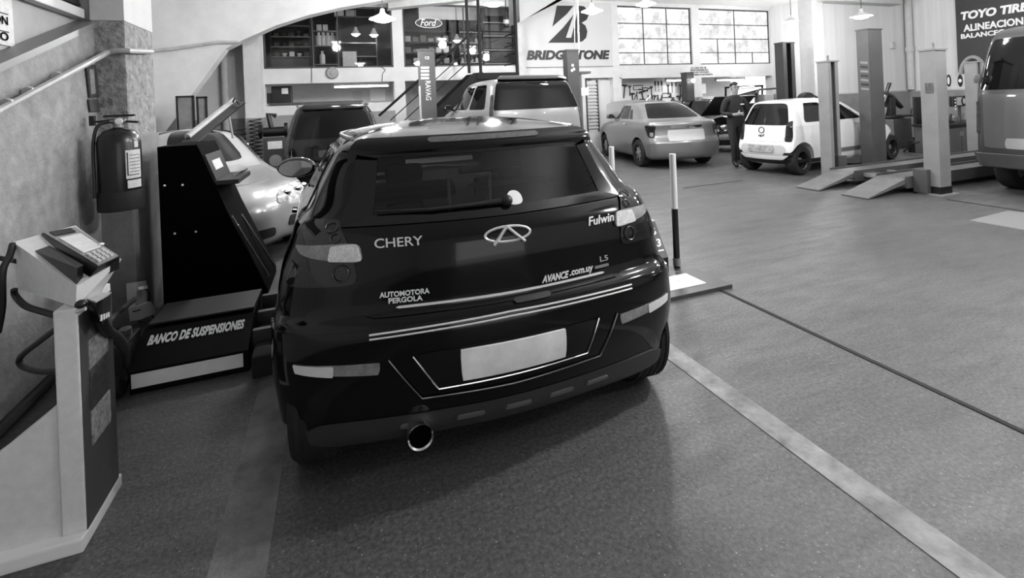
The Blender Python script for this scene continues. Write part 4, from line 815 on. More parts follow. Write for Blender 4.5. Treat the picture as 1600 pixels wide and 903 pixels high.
# ---- silver car nose beside the console, facing the camera
SL2 = M('pale_silver_paint', 168, .25, .3, coat=.6)
zs = [.16, .22, .36, .52, .64, .74, .80, .86, .93, .98, 1.1, 1.2, 1.32, 1.4, 1.44, 1.47]
R = mkrings(zs, [(.16, .15), (.36, .02), (.7, .05), (.93, .15), (1.0, .3), (1.4, .75), (1.47, 1.2)],
            [(.16, 3.45), (.22, 3.54), (.36, 3.6), (.52, 3.6), (.64, 3.56), (.74, 3.44), (.80, 3.30), (.86, 2.95), (.93, 2.55), (.98, 2.40), (1.4, 1.75), (1.47, 1.4)],
            [(.16, .72), (.36, .80), (.6, .82), (.8, .80), (.93, .76), (1.0, .72), (1.32, .58), (1.4, .50), (1.44, .38), (1.47, .15)], (.93, .92), .2, .34, .06, .22)
hd = math.radians(30); nc = thing('silver_car', 'silver car nose with a large headlamp between the console and the black hatchback', 'car', (-.78 - 3.25 * math.sin(hd), 5.56 + 3.25 * math.cos(hd), 0), math.pi + hd)
R = [(r[0] * .95, r[1] * .9, r[2] * .9) + r[3:] for r in R]
S4, P4 = build_car(nc, R, SL2, .91, [(.6, .30, .35, .80), (2.5, .30, .36, .79)], .3, .2, [(4.6, 6.0, 1.0, 1.33, .1, 0), (6.2, 8.4, 1.0, 1.33, 0, .5)], None, (10.8, 1.0, 1.38))
LHEAD = M('headlamp_glass', 205, .08, .3, var=.6, vscale=16, spec=.9)
for sd in (1, -1):
    hl = P4('headlamp', patch(S4, mirror_uv([(9.1, S4.v_at(.60)), (12.0, S4.v_at(.575)), (11.6, S4.v_at(.70)), (8.9, S4.v_at(.77))], sd), .012, .02, 5, (14, 6)), LHEAD)
    for q in ((9.7, .67), (10.4, .66), (11.1, .65)):
        c0_ = S4.off(sd * q[0], S4.v_at(q[1]), .016); P4('lamp_bowl', ball(c0_, .05, .02, .04, 14, 8), CHROME, hl)
    P4('fog_opening', patch(S4, mirror_uv([(10.0, S4.v_at(.30)), (11.2, S4.v_at(.30)), (11.1, S4.v_at(.42)), (10.0, S4.v_at(.40))], sd), .008, .01, 5, (8, 4)), BLACK)
P4('grille', patch(S4, [(12.1, S4.v_at(.26)), (13.9, S4.v_at(.26)), (13.8, S4.v_at(.36)), (12.2, S4.v_at(.36))], .01, .012, 8, (10, 4)), BLACK)
P4('bonnet', patch(S4, [(11.0, S4.v_at(.79)), (15.0, S4.v_at(.79)), (14.6, S4.v_at(.95)), (11.4, S4.v_at(.95))], .008, .02, 16, (16, 8)), SL2)
# ---- dark off-roader behind it
DKP = M('dark_green_black_paint', 7, .15, coat=.4)
zs = [.3, .36, .5, .7, .9, 1.0, 1.08, 1.15, 1.3, 1.45, 1.55, 1.62, 1.66, 1.69]
R = mkrings(zs, [(.3, .1), (.4, .02), (.7, 0), (1.0, .05), (1.5, .2), (1.62, .26), (1.66, .4), (1.69, .8)], [(.3, 3.2), (.5, 3.3), (.9, 3.2), (1.0, 3.0), (1.08, 2.7), (1.6, 2.2), (1.69, 1.6)],
            [(.3, .78), (.36, .84), (.9, .88), (1.1, .85), (1.5, .72), (1.62, .64), (1.66, .5), (1.69, .2)], (.96, .9), .18, .3, .06, .15)
so = py(522, 200, 8.3); R = [(r[0], r[1] * .9, r[2] * .9) + tuple(x * .92 for x in r[3:6]) + r[6:] for r in R]
su = thing('off_roader', 'black off-roader parked nose-in below the leftmost upper window', 'car', (so.x, 8.3, 0))
S5, P5 = build_car(su, R, DKP, 1.08, [(.63, .35, .42, .80), (2.35, .35, .42, .78)], .35, .22, [(4.4, 6.0, 1.12, 1.54, .1, 0), (6.2, 8.2, 1.12, 1.54, 0, .3)], (2.6, 1.12, 1.56, 2.4), None)
for sd in (1, -1):
    P5('tail_lamp', patch(S5, mirror_uv([(2.7, S5.v_at(.75)), (3.6, S5.v_at(.75)), (3.5, S5.v_at(1.5)), (2.9, S5.v_at(1.5))], sd), .012, .02, 8, (6, 12)), M('smoked_lamp', 60, .1, var=.6, vscale=14))
    P5('roof_rail', tube([S5.off(sd * u, S5.v_at(1.63), .03) for u in np.linspace(3.4, 8.6, 8)], .02, 6), STEEL)
P5('licence_plate', rpatch(S5, [(-.25, .82), (.25, .82), (.25, .93), (-.25, .93)], off=.012, thick=.01, n=20, res=(6, 3)), DGREY)
P5('badge_bar', rpatch(S5, [(.2, 1.0), (.55, 1.0), (.55, 1.03), (.2, 1.03)], off=.012, thick=.01, n=20, res=(6, 2)), LGREY)
P5('rear_spoiler', patch(S5, [(-2.6, S5.v_at(1.58)), (2.6, S5.v_at(1.58)), (2.5, S5.v_at(1.64)), (-2.5, S5.v_at(1.64))], .05, .06, 10, (14, 4)), DKP)
# ---- pale van raised on the two-post lift
VNP = M('pale_van_paint', 140, .3, .2, coat=.5)
zs = [.25, .3, .45, .7, .95, 1.05, 1.12, 1.2, 1.4, 1.55, 1.62, 1.66, 1.69, 1.71]
R = mkrings(zs, [(.25, .1), (.4, .0), (.7, .02), (1.1, .06), (1.6, .2), (1.66, .3), (1.71, .9)], [(.25, 3.1), (.45, 3.2), (.9, 3.1), (1.0, 2.9), (1.12, 2.6), (1.6, 1.9), (1.71, 1.5)],
            [(.25, .78), (.3, .82), (.9, .84), (1.12, .82), (1.55, .72), (1.62, .68), (1.66, .6), (1.69, .45), (1.71, .2)], (.97, .9), .14, .3, .06, .14)
vo0, vo1 = py(770, 150, 7.5), py(908, 150, 7.5); vz = py(838, 122, 7.5).z - 1.66
vn = thing('raised_van', 'pale van with a wide dark rear window lifted behind the black hatchback', 'car', ((vo0.x + vo1.x) / 2 + .03, 7.45, vz), math.radians(6))
for q in range(1):
    kx = (vo1.x - vo0.x) / 1.46
    R = [(r[0], r[1], r[2]) + tuple(x * kx for x in r[3:6]) + r[6:] for r in R]
    S6, P6 = build_car(vn, R, VNP, 1.12, [(.6, .3, .36, .83 * kx), (2.5, .3, .36, .82 * kx)], .3, .2, [(4.3, 5.8, 1.16, 1.58, .1, 0), (6.0, 8.4, 1.16, 1.58, 0, .4)], (2.75, 1.14, 1.60, 2.6), (10.8, 1.15, 1.6), mirr=(8.8, 1.15, BLACK))
P6('roof_spoiler', patch(S6, [(-2.6, S6.v_at(1.61)), (2.6, S6.v_at(1.61)), (2.5, S6.v_at(1.66)), (-2.5, S6.v_at(1.66))], .07, .08, 10, (14, 4)), BGLOSS)
for sd in (1, -1): P6('tail_lamp', patch(S6, mirror_uv([(2.8, S6.v_at(.7)), (3.7, S6.v_at(.7)), (3.6, S6.v_at(1.4)), (2.95, S6.v_at(1.4))], sd), .012, .02, 8, (6, 10)), M('smoked_lamp'))
# ---- dark car with the bonnet up between saloon and white hatchback
zs = [.2, .4, .6, .75, .85, .92, .98, 1.1, 1.3, 1.4, 1.44]
R = mkrings(zs, [(.2, .1), (.6, 0), (.95, .3), (1.4, 1.0), (1.44, 1.2)], [(.2, 3.0), (.4, 3.08), (.6, 3.05), (.75, 2.95), (.85, 2.6), (.92, 2.3), (.98, 2.1), (1.4, 1.6), (1.44, 1.3)], [(.2, .74), (.4, .8), (.8, .8), (1.0, .74), (1.3, .6), (1.4, .45), (1.44, .15)], (.93, .92), .2, .3, .06, .18)
do_ = gp(1152, 240); dk = thing('dark_car', 'dark car facing the camera with its bonnet up behind the mechanic', 'car', (10.05, 12.4, 0), math.pi)
R = [(r[0], r[1] * .85, r[2] * .85) + r[3:] for r in R]
S7, P7 = build_car(dk, R, DKP, .95, [(.5, .3, .35, .79), (2.0, .3, .35, .78)], .3, .2, [(4.6, 8.2, 1.0, 1.3, .1, .3)], None, None)
for sd in (1, -1):
    hl = P7('headlamp', ball(S7.off(sd * 11.0, S7.v_at(.68), .01), .11, .05, .08, 14, 8), CHROME)
P7('bonnet', mv(rot(J(bx(-.7, .7, 0, .75, 0, .03, .01)), 'X', 42), 0, 1.85, .98), SHADE)
P7('bumper', patch(S7, [(10.2, S7.v_at(.36)), (15.8, S7.v_at(.36)), (15.8, S7.v_at(.5)), (10.2, S7.v_at(.5))], .03, .04, 10, (16, 4)), STEEL)
P7('grille', patch(S7, [(12.0, S7.v_at(.58)), (14.0, S7.v_at(.58)), (14.0, S7.v_at(.74)), (12.0, S7.v_at(.74))], .01, .01, 10, (8, 4)), BLACK)
# ---- open buggy frame behind it
bu = thing('buggy_frame', 'open vehicle with tubular roll bars in the rightmost bench bay', 'buggy', (12.6, 11.6, 0))
def pts_(*q): return [py(u, v, y) for u, v, y in q]
BUG = M('buggy_steel', 70, .4, .5)
mk('roll_bar', tube(pts_((1184, 162, 11.2), (1184, 145, 11.2), (1186, 140, 11.2), (1214, 138, 11.2), (1217, 141, 11.2), (1218, 158, 11.2)), .03, 8), BUG, bu, True)
mk('roll_bar', tube(pts_((1184, 141, 11.2), (1150, 150, 11.8)), .028, 8), BUG, bu, True)
mk('canopy', slab(pts_((1150, 150, 11.2), (1182, 143, 11.2), (1186, 147, 11.9), (1158, 150, 11.9)), (0, 0, -1), .05), DGREY, bu)
mk('tub', bx(12.0, 13.4, 10.9, 12.1, .35, 1.25, .06), DKP, bu, True); mk('seat', bx(12.4, 12.8, 11.2, 11.6, 1.2, 1.5, .05), M('pale_seat', 150, .8), bu, True); mk('seat', bx(12.9, 13.3, 11.2, 11.6, 1.2, 1.5, .05), M('pale_seat'), bu, True)
for x in (12.1, 13.3):
    for y in (11.0, 12.0): wheel(bu, x - 12.6, y - 11.6, .32, .2, 1 if x > 12.6 else -1)
fr2 = thing('parts_frame', 'dark upright frame with a pale bar behind the mechanic', 'frame', py(1160, 200, 12.2))
mk('post', tube(pts_((1134, 165, 12.2), (1134, 136, 12.2)), .03, 8), IRON, fr2); mk('post', tube(pts_((1191, 150, 12.2), (1191, 133, 12.2)), .03, 8), IRON, fr2); mk('top_bar', tube(pts_((1133, 137, 12.2), (1192, 134, 12.2)), .03, 8), IRON, fr2)
mk('pale_bar', tube(pts_((1140, 139, 12.15), (1178, 136, 12.15)), .04, 8), WHITE, fr2)
# ---- dark van at the right edge
VPN = M('dark_van_paint', 58, .3, coat=.5)
vy = px(1523, 200, 8.7).y
zs = [.35, .42, .6, .9, 1.2, 1.3, 1.38, 1.6, 1.9, 2.1, 2.18, 2.24, 2.28]
zt = px(1545, 46, 8.75).z; kz = zt / 2.22
R = mkrings([z * kz for z in zs], [(.35 * kz, .05), (.6 * kz, 0), (1.3 * kz, .04), (2.1 * kz, .16), (2.18 * kz, .22), (2.24 * kz, .4), (2.28 * kz, .9)], [(.3, 3.6), (1.2, 3.6), (2.28 * kz, 3.1)], [(.35 * kz, .92), (.5, .98), (1.4 * kz, .98), (2.0 * kz, .88), (2.18 * kz, .80), (2.24 * kz, .66), (2.28 * kz, .3)], (.98, .95), .12, .2, .04, .1)
va = thing('dark_van', 'dark tall van seen from behind, cut by the right edge', 'van', (8.62, vy - .98, 0), -math.pi / 2)
S8, P8 = build_car(va, R, VPN, 1.36 * kz, [(.75, .34, .42, .97), (3.0, .34, .4, .95)], .34, .22, [(4.4, 6.2, 1.4 * kz, 2.0 * kz, .1, .1), (6.4, 8.6, 1.4 * kz, 2.0 * kz, .1, .1)], (2.7, 1.40 * kz, 2.08 * kz, 2.55), None, steel=True)
P8('rear_bumper', patch(S8, [(-4.2, S8.v_at(.38 * kz)), (4.2, S8.v_at(.38 * kz)), (4.2, S8.v_at(.55 * kz)), (-4.2, S8.v_at(.55 * kz))], .05, .07, 14, (20, 4)), M('van_bumper', 74, .5))
P8('licence_plate', rpatch(S8, [(-.62, .62 * kz), (-.02, .62 * kz), (-.02, .76 * kz), (-.62, .76 * kz)], off=.012, thick=.012, n=14, res=(6, 3)), M('plate_dull', 150, .6))
P8('rear_door', rpatch(S8, [(-.86, .62 * kz), (.0, .62 * kz), (.0, 1.34 * kz), (-.88, 1.34 * kz)], off=.008, thick=.02, n=20, res=(8, 6)), M('van_door_panel', 82, .35, coat=.4))
P8('rear_door', rpatch(S8, [(.02, .62 * kz), (.86, .62 * kz), (.88, 1.34 * kz), (.02, 1.34 * kz)], off=.008, thick=.02, n=20, res=(8, 6)), M('van_door_panel'))
for sd in (1, -1): P8('tail_lamp', patch(S8, mirror_uv([(2.9, S8.v_at(.8 * kz)), (3.6, S8.v_at(.8 * kz)), (3.6, S8.v_at(1.25 * kz)), (2.9, S8.v_at(1.25 * kz))], sd), .012, .02, 8, (6, 8)), M('smoked_lamp'))
P8('window_hinge', bx(-.93, -.86, .0, .08, 1.5 * kz, 1.62 * kz, .01), STEEL)
# ============================================================ lifts
POSTG = M('lift_grey', 74, .45, var=.12, vscale=3); POSTD = M('lift_dark', 58, .45, var=.12, vscale=3); POSTL = M('lift_light_grey', 126, .45, var=.1, vscale=3)
def column(name, label, x0, x1, y0, y1, ztop, m, slot=None, base=True):
    """folded steel lift column: three walls, open slot side, cap, foot plate, carriage"""
    t = thing(name, label, 'lift column', ((x0 + x1) / 2, (y0 + y1) / 2, 0))
    w = .025; parts = {'-y': bx(x0, x1, y0, y0 + w, 0, ztop), '+y': bx(x0, x1, y1 - w, y1, 0, ztop), '-x': bx(x0, x0 + w, y0 + w, y1 - w, 0, ztop), '+x': bx(x1 - w, x1, y0 + w, y1 - w, 0, ztop)}
    if slot in ('-y', '+y'):
        k = .3 * (x1 - x0); s = parts.pop(slot); yy = (y0, y0 + w) if slot == '-y' else (y1 - w, y1); parts['a'] = bx(x0, x0 + k, *yy, 0, ztop); parts['b'] = bx(x1 - k, x1, *yy, 0, ztop)
    mk('column', J(*parts.values()), m, t); mk('cap', bx(x0 - .015, x1 + .015, y0 - .015, y1 + .015, ztop, ztop + .025), m, t)
    mk('screw', cyl(((x0 + x1) / 2, (y0 + y1) / 2, .05), ((x0 + x1) / 2, (y0 + y1) / 2, ztop), .025, n=8), SHADE, t)
    if base: mk('foot_plate', bx(x0 - .06, x1 + .06, y0 - .06, y1 + .06, 0, .02), m, t)
    return t
# four-post lift with its runways
f1, f2 = gp(1300, 280), gp(1466, 303)
h1, h2 = px(1297, 97, f1.x).z, px(1460, 79, f2.x).z
c1 = column('lift_column', 'light grey slotted lift column in front of the white hatchback door', f1.x - .12, f1.x + .12, f1.y - .1, f1.y + .1, h1, POSTL, '-y')
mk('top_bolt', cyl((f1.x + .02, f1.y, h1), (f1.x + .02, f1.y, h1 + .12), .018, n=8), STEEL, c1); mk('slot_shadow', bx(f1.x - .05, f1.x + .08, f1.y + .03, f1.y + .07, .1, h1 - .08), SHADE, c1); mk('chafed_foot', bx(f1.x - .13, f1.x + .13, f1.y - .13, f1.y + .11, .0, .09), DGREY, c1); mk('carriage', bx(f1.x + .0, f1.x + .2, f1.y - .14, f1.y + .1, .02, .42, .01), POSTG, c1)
c2 = column('lift_column', 'light grey lift column nearest the dark van', f2.x - .12, f2.x + .12, f2.y - .1, f2.y + .1, h2, POSTL, '+y')
mk('top_bolt', cyl((f2.x + .02, f2.y, h2), (f2.x + .02, f2.y, h2 + .12), .018, n=8), STEEL, c2); mk('chafed_foot', bx(f2.x - .125, f2.x + .13, f2.y - .105, f2.y + .1, .02, .12), SHADE, c2); mk('carriage', bx(f2.x - .2, f2.x - .04, f2.y + .02, f2.y + .2, .02, .36, .01), POSTG, c2); mk('scuff_sticker', bx(f2.x - .125, f2.x - .12, f2.y - .06, f2.y + .04, 1.45, 1.6), M('scuffed_print', 80, .6, var=.6, vscale=30), c2)
f3 = Vector((12.3, 6.0, 0)); q3 = px(1520, 98, f3.x)
c3 = column('lift_column', 'narrow pale lift column at the left edge of the dark van', f3.x - .1, f3.x + .1, q3.y - .1, q3.y + .1, q3.z, POSTL, '-y')
RUN = M('runway_steel', 92, .45, var=.25, vscale=5)
rw = thing('lift_runways', 'pair of low steel runways with ramps between the light grey columns', 'vehicle lift', (9.5, 5.1, 0))
def rq(u, v, z): return gp(u, v, z)
y1a, y1b, y2a, y2b = 5.36, 5.74, 4.62, 5.0
for ya_, yb_ in ((y1a, y1b), (y2a, y2b)):
    r_ = mk('runway', bx(7.75, 12.1, ya_, yb_, .10, .22, .008), RUN, rw); mk('side_rail', bx(7.75, 12.1, ya_ - .02, ya_, .08, .25), POSTG, r_); mk('side_rail', bx(7.75, 12.1, yb_, yb_ + .02, .08, .25), POSTG, r_)
    x0_ = 6.95
    mk('ramp', hexa([(x0_, ya_, .005), (7.8, ya_, .15), (7.8, yb_, .15), (x0_, yb_, .005), (x0_, ya_, .02), (7.8, ya_, .225), (7.8, yb_, .225), (x0_, yb_, .02)]), M('ramp_plate', 96, .45, var=.2, vscale=6), rw)
mk('cross_beam', bx(f1.x - .09, f1.x + .09, f2.y + .1, f1.y - .1, .06, .2, .008), POSTG, rw); mk('cross_beam', bx(11.9, 12.1, 4.4, 6.0, .06, .2, .008), POSTG, rw)
mk('tie_bar', bx(7.95, 8.0, 5.0, 5.36, .14, .2), POSTL, rw); mk('tie_bar', bx(8.5, 8.55, 5.0, 5.36, .14, .2), POSTL, rw)
# two-post lift round the white hatchback
g1 = gp(1367, 262); hh = px(1362, 47, g1.x).z
c4 = column('lift_column', 'tall mid grey lift column with a hazard strip in front of the white hatchback', g1.x - .2, g1.x + .2, g1.y - .1, g1.y + .12, hh, POSTG, '+y')
for k in range(7): mk('hazard_stripe', hexa([(g1.x - .206, g1.y - .08, 1.52 + k * .085), (g1.x - .2, g1.y - .08, 1.52 + k * .085), (g1.x - .2, g1.y + .06, 1.54 + k * .085), (g1.x - .206, g1.y + .06, 1.54 + k * .085), (g1.x - .206, g1.y - .08, 1.56 + k * .085), (g1.x - .2, g1.y - .08, 1.56 + k * .085), (g1.x - .2, g1.y + .06, 1.58 + k * .085), (g1.x - .206, g1.y + .06, 1.58 + k * .085)]), (MGREY, BLACK)[k % 2], c4)
for dx in (-1, 1): mk('lift_arm', hexa([(g1.x + dx * .1, g1.y + .1, .10), (g1.x + dx * .9, g1.y + .45, .10), (g1.x + dx * .9, g1.y + .55, .10), (g1.x + dx * .0, g1.y + .2, .10), (g1.x + dx * .1, g1.y + .1, .2), (g1.x + dx * .9, g1.y + .45, .17), (g1.x + dx * .9, g1.y + .55, .17), (g1.x + dx * .0, g1.y + .2, .2)]), POSTG, c4)
q = py(1228, 100, 9.2); c5 = column('lift_column', 'tall near-black lift column behind the roof of the white hatchback', q.x - .2, q.x + .2, 9.1, 9.35, py(1228, 68, 9.2).z, POSTD, '-y')
# two-post lift round the raised van
q = py(667, 120, 9.0); w_ = py(679, 120, 9).x - py(655, 120, 9).x
c6 = column('lift_column', 'mid grey lift column with white vertical lettering in front of the stairs', q.x - w_ / 2, q.x + w_ / 2, 8.9, 9.1, py(667, 79, 8.9).z, POSTG, '+y')
mk('pale_edge', bx(q.x - w_ / 2 - .012, q.x - w_ / 2, 8.9, 9.05, .3, 1.95), LGREY, c6); a = py(664, 90, 8.89); mk('lettering', mv(text('CE', .08, .05, .004), a.x, 8.898, a.z - .03), WHITE, c6)
tt = text('RAVAG', .36, .1, .004, 0, .02); a = py(670, 160, 8.89); mk('lettering', mv(rot(tt, 'Y', 90), a.x - .05, 8.898, a.z + .4), M('dull_white_print', 190, .6), c6)
mk('lift_arm', hexa([(q.x + .05, 8.92, vz + .12), (q.x + .05, 9.06, vz + .12), (vo0.x + .35, 8.5, vz + .12), (vo0.x + .35, 8.35, vz + .12), (q.x + .05, 8.92, vz + .24), (q.x + .05, 9.06, vz + .24), (vo0.x + .35, 8.5, vz + .24), (vo0.x + .35, 8.35, vz + .24)]), POSTG, c6)
for k in range(4): a = py(662, 104 + k * 5.5, 8.89); mk('warning_label', bx(a.x - .05, a.x + .1, 8.895, 8.9, a.z - .04, a.z), WHITE, c6)
q = py(894, 120, 9.0)
c7 = column('lift_column', 'dark lift column with pale spots hiding part of the tyre sign', q.x - .15, q.x + .12, 8.9, 9.1, py(893, 79, 8.9).z, POSTD, None)
mk('lift_arm', hexa([(q.x - .05, 8.92, vz + .12), (vo1.x - .2, 8.35, vz + .12), (vo1.x - .2, 8.5, vz + .12), (q.x - .05, 9.06, vz + .12), (q.x - .05, 8.92, vz + .24), (vo1.x - .2, 8.35, vz + .24), (vo1.x - .2, 8.5, vz + .24), (q.x - .05, 9.06, vz + .24)]), POSTG, c7)
for u, v in ((895, 102), (897, 108), (894, 110)): a = py(u, v, 8.89); mk('spot', mv(lathe([(.03, -.004), (.001, -.004)], 12, 'Y', False), a.x, 8.9, a.z), WHITE, c7)
a = py(898, 0, 9.0); b = py(903, 80, 9.0)
for du, r_ in ((0, .008), (5, .014)): tag(mk('lift_hose', cyl(py(897 + du, -20, 9.05), py(898 + du * 1.3, 82, 9.05), r_, n=6), (MGREY, WHITE)[du > 0]), ('thin grey', 'thicker white')[du > 0] + ' hose hanging down to the dark lift column by the tyre sign', 'hose')
q = py(903, 150, 11.0); c8 = thing('lift_column', 'far lift column with a flat head and a paper label under the tyre sign', 'lift column', (q.x, 11, 0))
mk('column', bx(q.x - .14, q.x + .1, 10.95, 11.15, 0, py(903, 113, 11).z), POSTG, c8); zz = py(903, 112, 11).z; mk('head_plate', bx(q.x - .25, q.x + .35, 10.9, 11.2, zz - .06, zz), DGREY, c8); a = py(914, 143, 10.94); mk('paper_label', bx(a.x - .1, a.x + .1, 10.935, 10.95, a.z - .1, a.z + .1), PAPER, c8)
q = py(1076, 150, 11.6); c9 = column('lift_column', 'dark lift column between the tool board and the notice', q.x - .13, q.x + .13, 11.5, 11.75, py(1076, 114, 11.5).z, POSTD, None)
a = py(1083, 126, 11.4); lb = thing('work_lamp', 'small bright work lamp beside the dark lift column', 'lamp', a); mk('bulb', ball(a, .06, .06, .06, 12, 8), GLOW, lb, True); mk('bracket', tube([a, a + Vector((-.15, .12, 0))], .012, 6), STEEL, lb)
a = py(655, 99, 9.0); lb = thing('work_lamp', 'small bright lamp left of the lettered lift column', 'lamp', a); mk('bulb', mv(lathe([(.02, 0.04), (.1, 0), (.07, -.03), (.001, -.035)], 14), *a), GLOW, lb, True); mk('bracket', tube([a, a + Vector((.12, .0, .02))], .012, 6), STEEL, lb)
# gate posts by the brake tester
for k, (u, vt, vb_, lab) in enumerate(((1058, 240, 418, 'near black and white marker post by the floor joint'), (1004, 235, 398, 'far black and white marker post partly behind the black hatchback'))):
    b = gp(u, vb_) if k == 0 else Vector((2.80, 4.55, 0)); t = px(1047 if k == 0 else 999, vt, b.x); zt_ = t.z; ps = thing('marker_post', lab, 'marker post', b)
    mk('black_tube', cyl((b.x, b.y, 0), (b.x, b.y, zt_ * .52), .028, n=14), SHADE, ps, True); mk('white_tube', cyl((b.x, b.y, zt_ * .52), (b.x, b.y, zt_), .029, n=14), M('post_white', 215, .5), ps, True); mk('foot_band', cyl((b.x, b.y, .02), (b.x, b.y, .09), .034, n=14), MGREY, ps, True)
# right-hand box of the suspension tester
rb = thing('tester_box', 'black tester box with white lettering right of the black hatchback', 'machine', (2.5, 3.7, 0))
X0, X1 = 1.9, 2.72
mk('casing', prism([(3.55, .0), (3.95, .0), (3.95, .42), (3.72, .42), (3.55, .14)], 'X', X0, X1), SHADE, rb)
mk('top_plate', bx(X0, X1, 3.72, 3.95, .42, .43), LGREY, rb)
nrm = Vector((0, -.28, .17)).normalized(); m_ = Matrix.Translation((0, 0, 0))
def onslope(s, x, zf):
    a = math.atan2(.28, .17); y0_, z0_ = 3.55, .14
    return [(x + q[0], y0_ + (zf + q[2]) * math.cos(a) + q[1] * math.sin(a), z0_ + (zf + q[2]) * math.sin(a) - q[1] * math.cos(a)) for q in s[0]], s[1]
mk('lettering', onslope(text('SUSPENSIONES', .74, .07, .004, 0, .03), X1 - .77, .21), WHITE, rb); mk('lettering', onslope(text('ALIGN VISION 3', .74, .07, .004, .2, .03), X1 - .76, .10), WHITE, rb); mk('underline', onslope(bx(0, .2, -.004, 0, 0, .012), X1 - .22, .06), WHITE, rb)
mk('floor_plate', bx(X0, 2.95, 3.05, 3.5, 0, .03, .005), DGREY, rb); mk('white_pad', bx(X0, 2.78, 3.15, 3.4, .03, .035), M('pad_white', 215, .6, var=.1), rb)
# ============================================================ left foreground
# extinguisher on the pillar
ec = dp(190, 322, 3.42); er = 28 / 750 * 3.42; eh = dp(190, 200, 3.42).z - ec.z
ex = thing('fire_extinguisher', 'dark fire extinguisher with a white label hung on the pillar', 'fire extinguisher', ec)
RED = M('extinguisher_enamel', 16, .3, coat=.15)
mk('cylinder', mv(lathe([(er * .9, 0), (er * .97, .02), (er, .05), (er, eh * .82), (er * .93, eh * .9), (er * .7, eh * .97), (er * .3, eh), (.03, eh * 1.01)], 32), *ec), RED, ex, True)
mk('base_ring', mv(lathe([(er * 1.03, -.02), (er * 1.05, 0), (er * 1.05, eh * .2), (er * 1.0, eh * .21)], 32), *ec), M('base_ring', 24, .5), ex, True)
def wrap(a0, a1, z0, z1, r, m=8):
    V = [(ec.x + r * math.cos(a), ec.y + r * math.sin(a), ec.z + z) for z in (z0, z1) for a in np.linspace(a0, a1, m)]
    return V, [(i, i + 1, m + i + 1, m + i) for i in range(m - 1)]
LABEL = M('label_print', 205, .5, var=.18, vscale=60)
fa = math.atan2(-ec.y, -ec.x) 
lb = mk('label', wrap(fa + .25, fa + 1.1, eh * .36, eh * .72, er * 1.012), LABEL, ex); mk('label_border', wrap(fa + .30, fa + .36, eh * .40, eh * .69, er * 1.02), INK, lb); mk('label_border', wrap(fa + .30, fa + .95, eh * .40, eh * .41, er * 1.02), INK, lb); mk('label_foot', wrap(fa + .3, fa + 1.1, eh * .24, eh * .34, er * 1.012), LABEL, ex); mk('small_label', wrap(fa + .7, fa + .95, eh * .75, eh * .83, er * 1.012), LABEL, ex)
for k in range(6): mk('label_line', wrap(fa + .42, fa + 1.02, eh * (.44 + k * .042), eh * (.447 + k * .042), er * 1.016), INK, lb)
tp = ec + Vector((0, 0, eh))
mk('valve', J(cyl(tp, tp + Vector((0, 0, .07)), .03, n=12), cyl(tp + Vector((-.04, 0, .05)), tp + Vector((.05, -.02, .05)), .018, n=10)), STEEL, ex, True)
mk('lever', J(bx(tp.x - .08, tp.x + .10, tp.y - .015, tp.y + .015, tp.z + .08, tp.z + .095), hexa([(tp.x - .06, tp.y - .015, tp.z + .05), (tp.x + .12, tp.y - .015, tp.z + .03), (tp.x + .12, tp.y + .015, tp.z + .03), (tp.x - .06, tp.y + .015, tp.z + .05), (tp.x - .06, tp.y - .015, tp.z + .065), (tp.x + .12, tp.y - .015, tp.z + .045), (tp.x + .12, tp.y + .015, tp.z + .045), (tp.x - .06, tp.y + .015, tp.z + .065)])), SHADE, ex)
mk('hose', tube(spline([tp + Vector((-.04, 0, .05)), tp + Vector((-.1, -.05, .02)), ec + Vector((-er * .95, -.07, eh * .8)), ec + Vector((-er * .9, -.09, eh * .4)), ec + Vector((-er * .88, -.1, eh * .15))], 6), .011, 8), BLACK, ex, True)
mk('wall_hook', J(tube([tp + Vector((-.16, .05, .05)), tp + Vector((0, 0, .06))], .008, 6), cb(tp.x - .17, tp.y + .06, tp.z + .06, .03, .03, .07)), SHADE, ex)
mk('pressure_gauge', mv(lathe([(.022, 0), (.022, -.02), (.001, -.022)], 14, 'Y', False), tp.x + .02, tp.y - .03, tp.z + .05), WHITE, ex, True)
# plate and poster on the left wall
a = [px(u, v, -1.672) for u, v in ((133, 101), (148, 101), (153, 152), (139, 153))]; wp_ = thing('wall_plate', 'narrow grey plate with faint print on the wall by the pillar', 'plate', a[3])
mk('upper_plate', slab(a, (1, 0, 0), .008), DGREY, wp_); mk('print_patch', slab([px(u, v, -1.664) for u, v in ((139, 108), (146, 108), (149, 146), (142, 147))], (1, 0, 0), .003), M('faded_print', 135, .6, var=.4, vscale=30), wp_); mk('lower_plate', slab([px(u, v, -1.672) for u, v in ((137, 155), (152, 155), (154, 174), (140, 175))], (1, 0, 0), .008), M('lower_plate_grey', 74, .5, var=.2), wp_)
po = thing('wall_poster', 'white poster with black print cut by the left edge of the picture', 'poster', px(10, 70, -1.79))
mk('sheet', slab([px(u, v, -1.795) for u, v in ((-40, -15), (16, -15), (22, 74), (-40, 60))], (1, 0, 0), .004), PAPER, po)
def ypx(s, w, h, u, v, X):
    q = px(u, v, X); V, F = text(s, w, h, .003, 0, .02); return [(X, q.y - w + x, q.z + z) for x, y, z in V], F
mk('lettering', ypx('ALINEACION', .5, .05, 13, 40, -1.787), INK, po); mk('lettering', ypx('BALANCEO', .5, .05, 14, 65, -1.787), INK, po); mk('rule', J(*[bx(-1.79, -1.787, px(0, 20, -1.787).y - .3, px(13, 20, -1.787).y, px(8, v, -1.787).z, px(8, v, -1.787).z + .006) for v in (22, 50)]), INK, po)
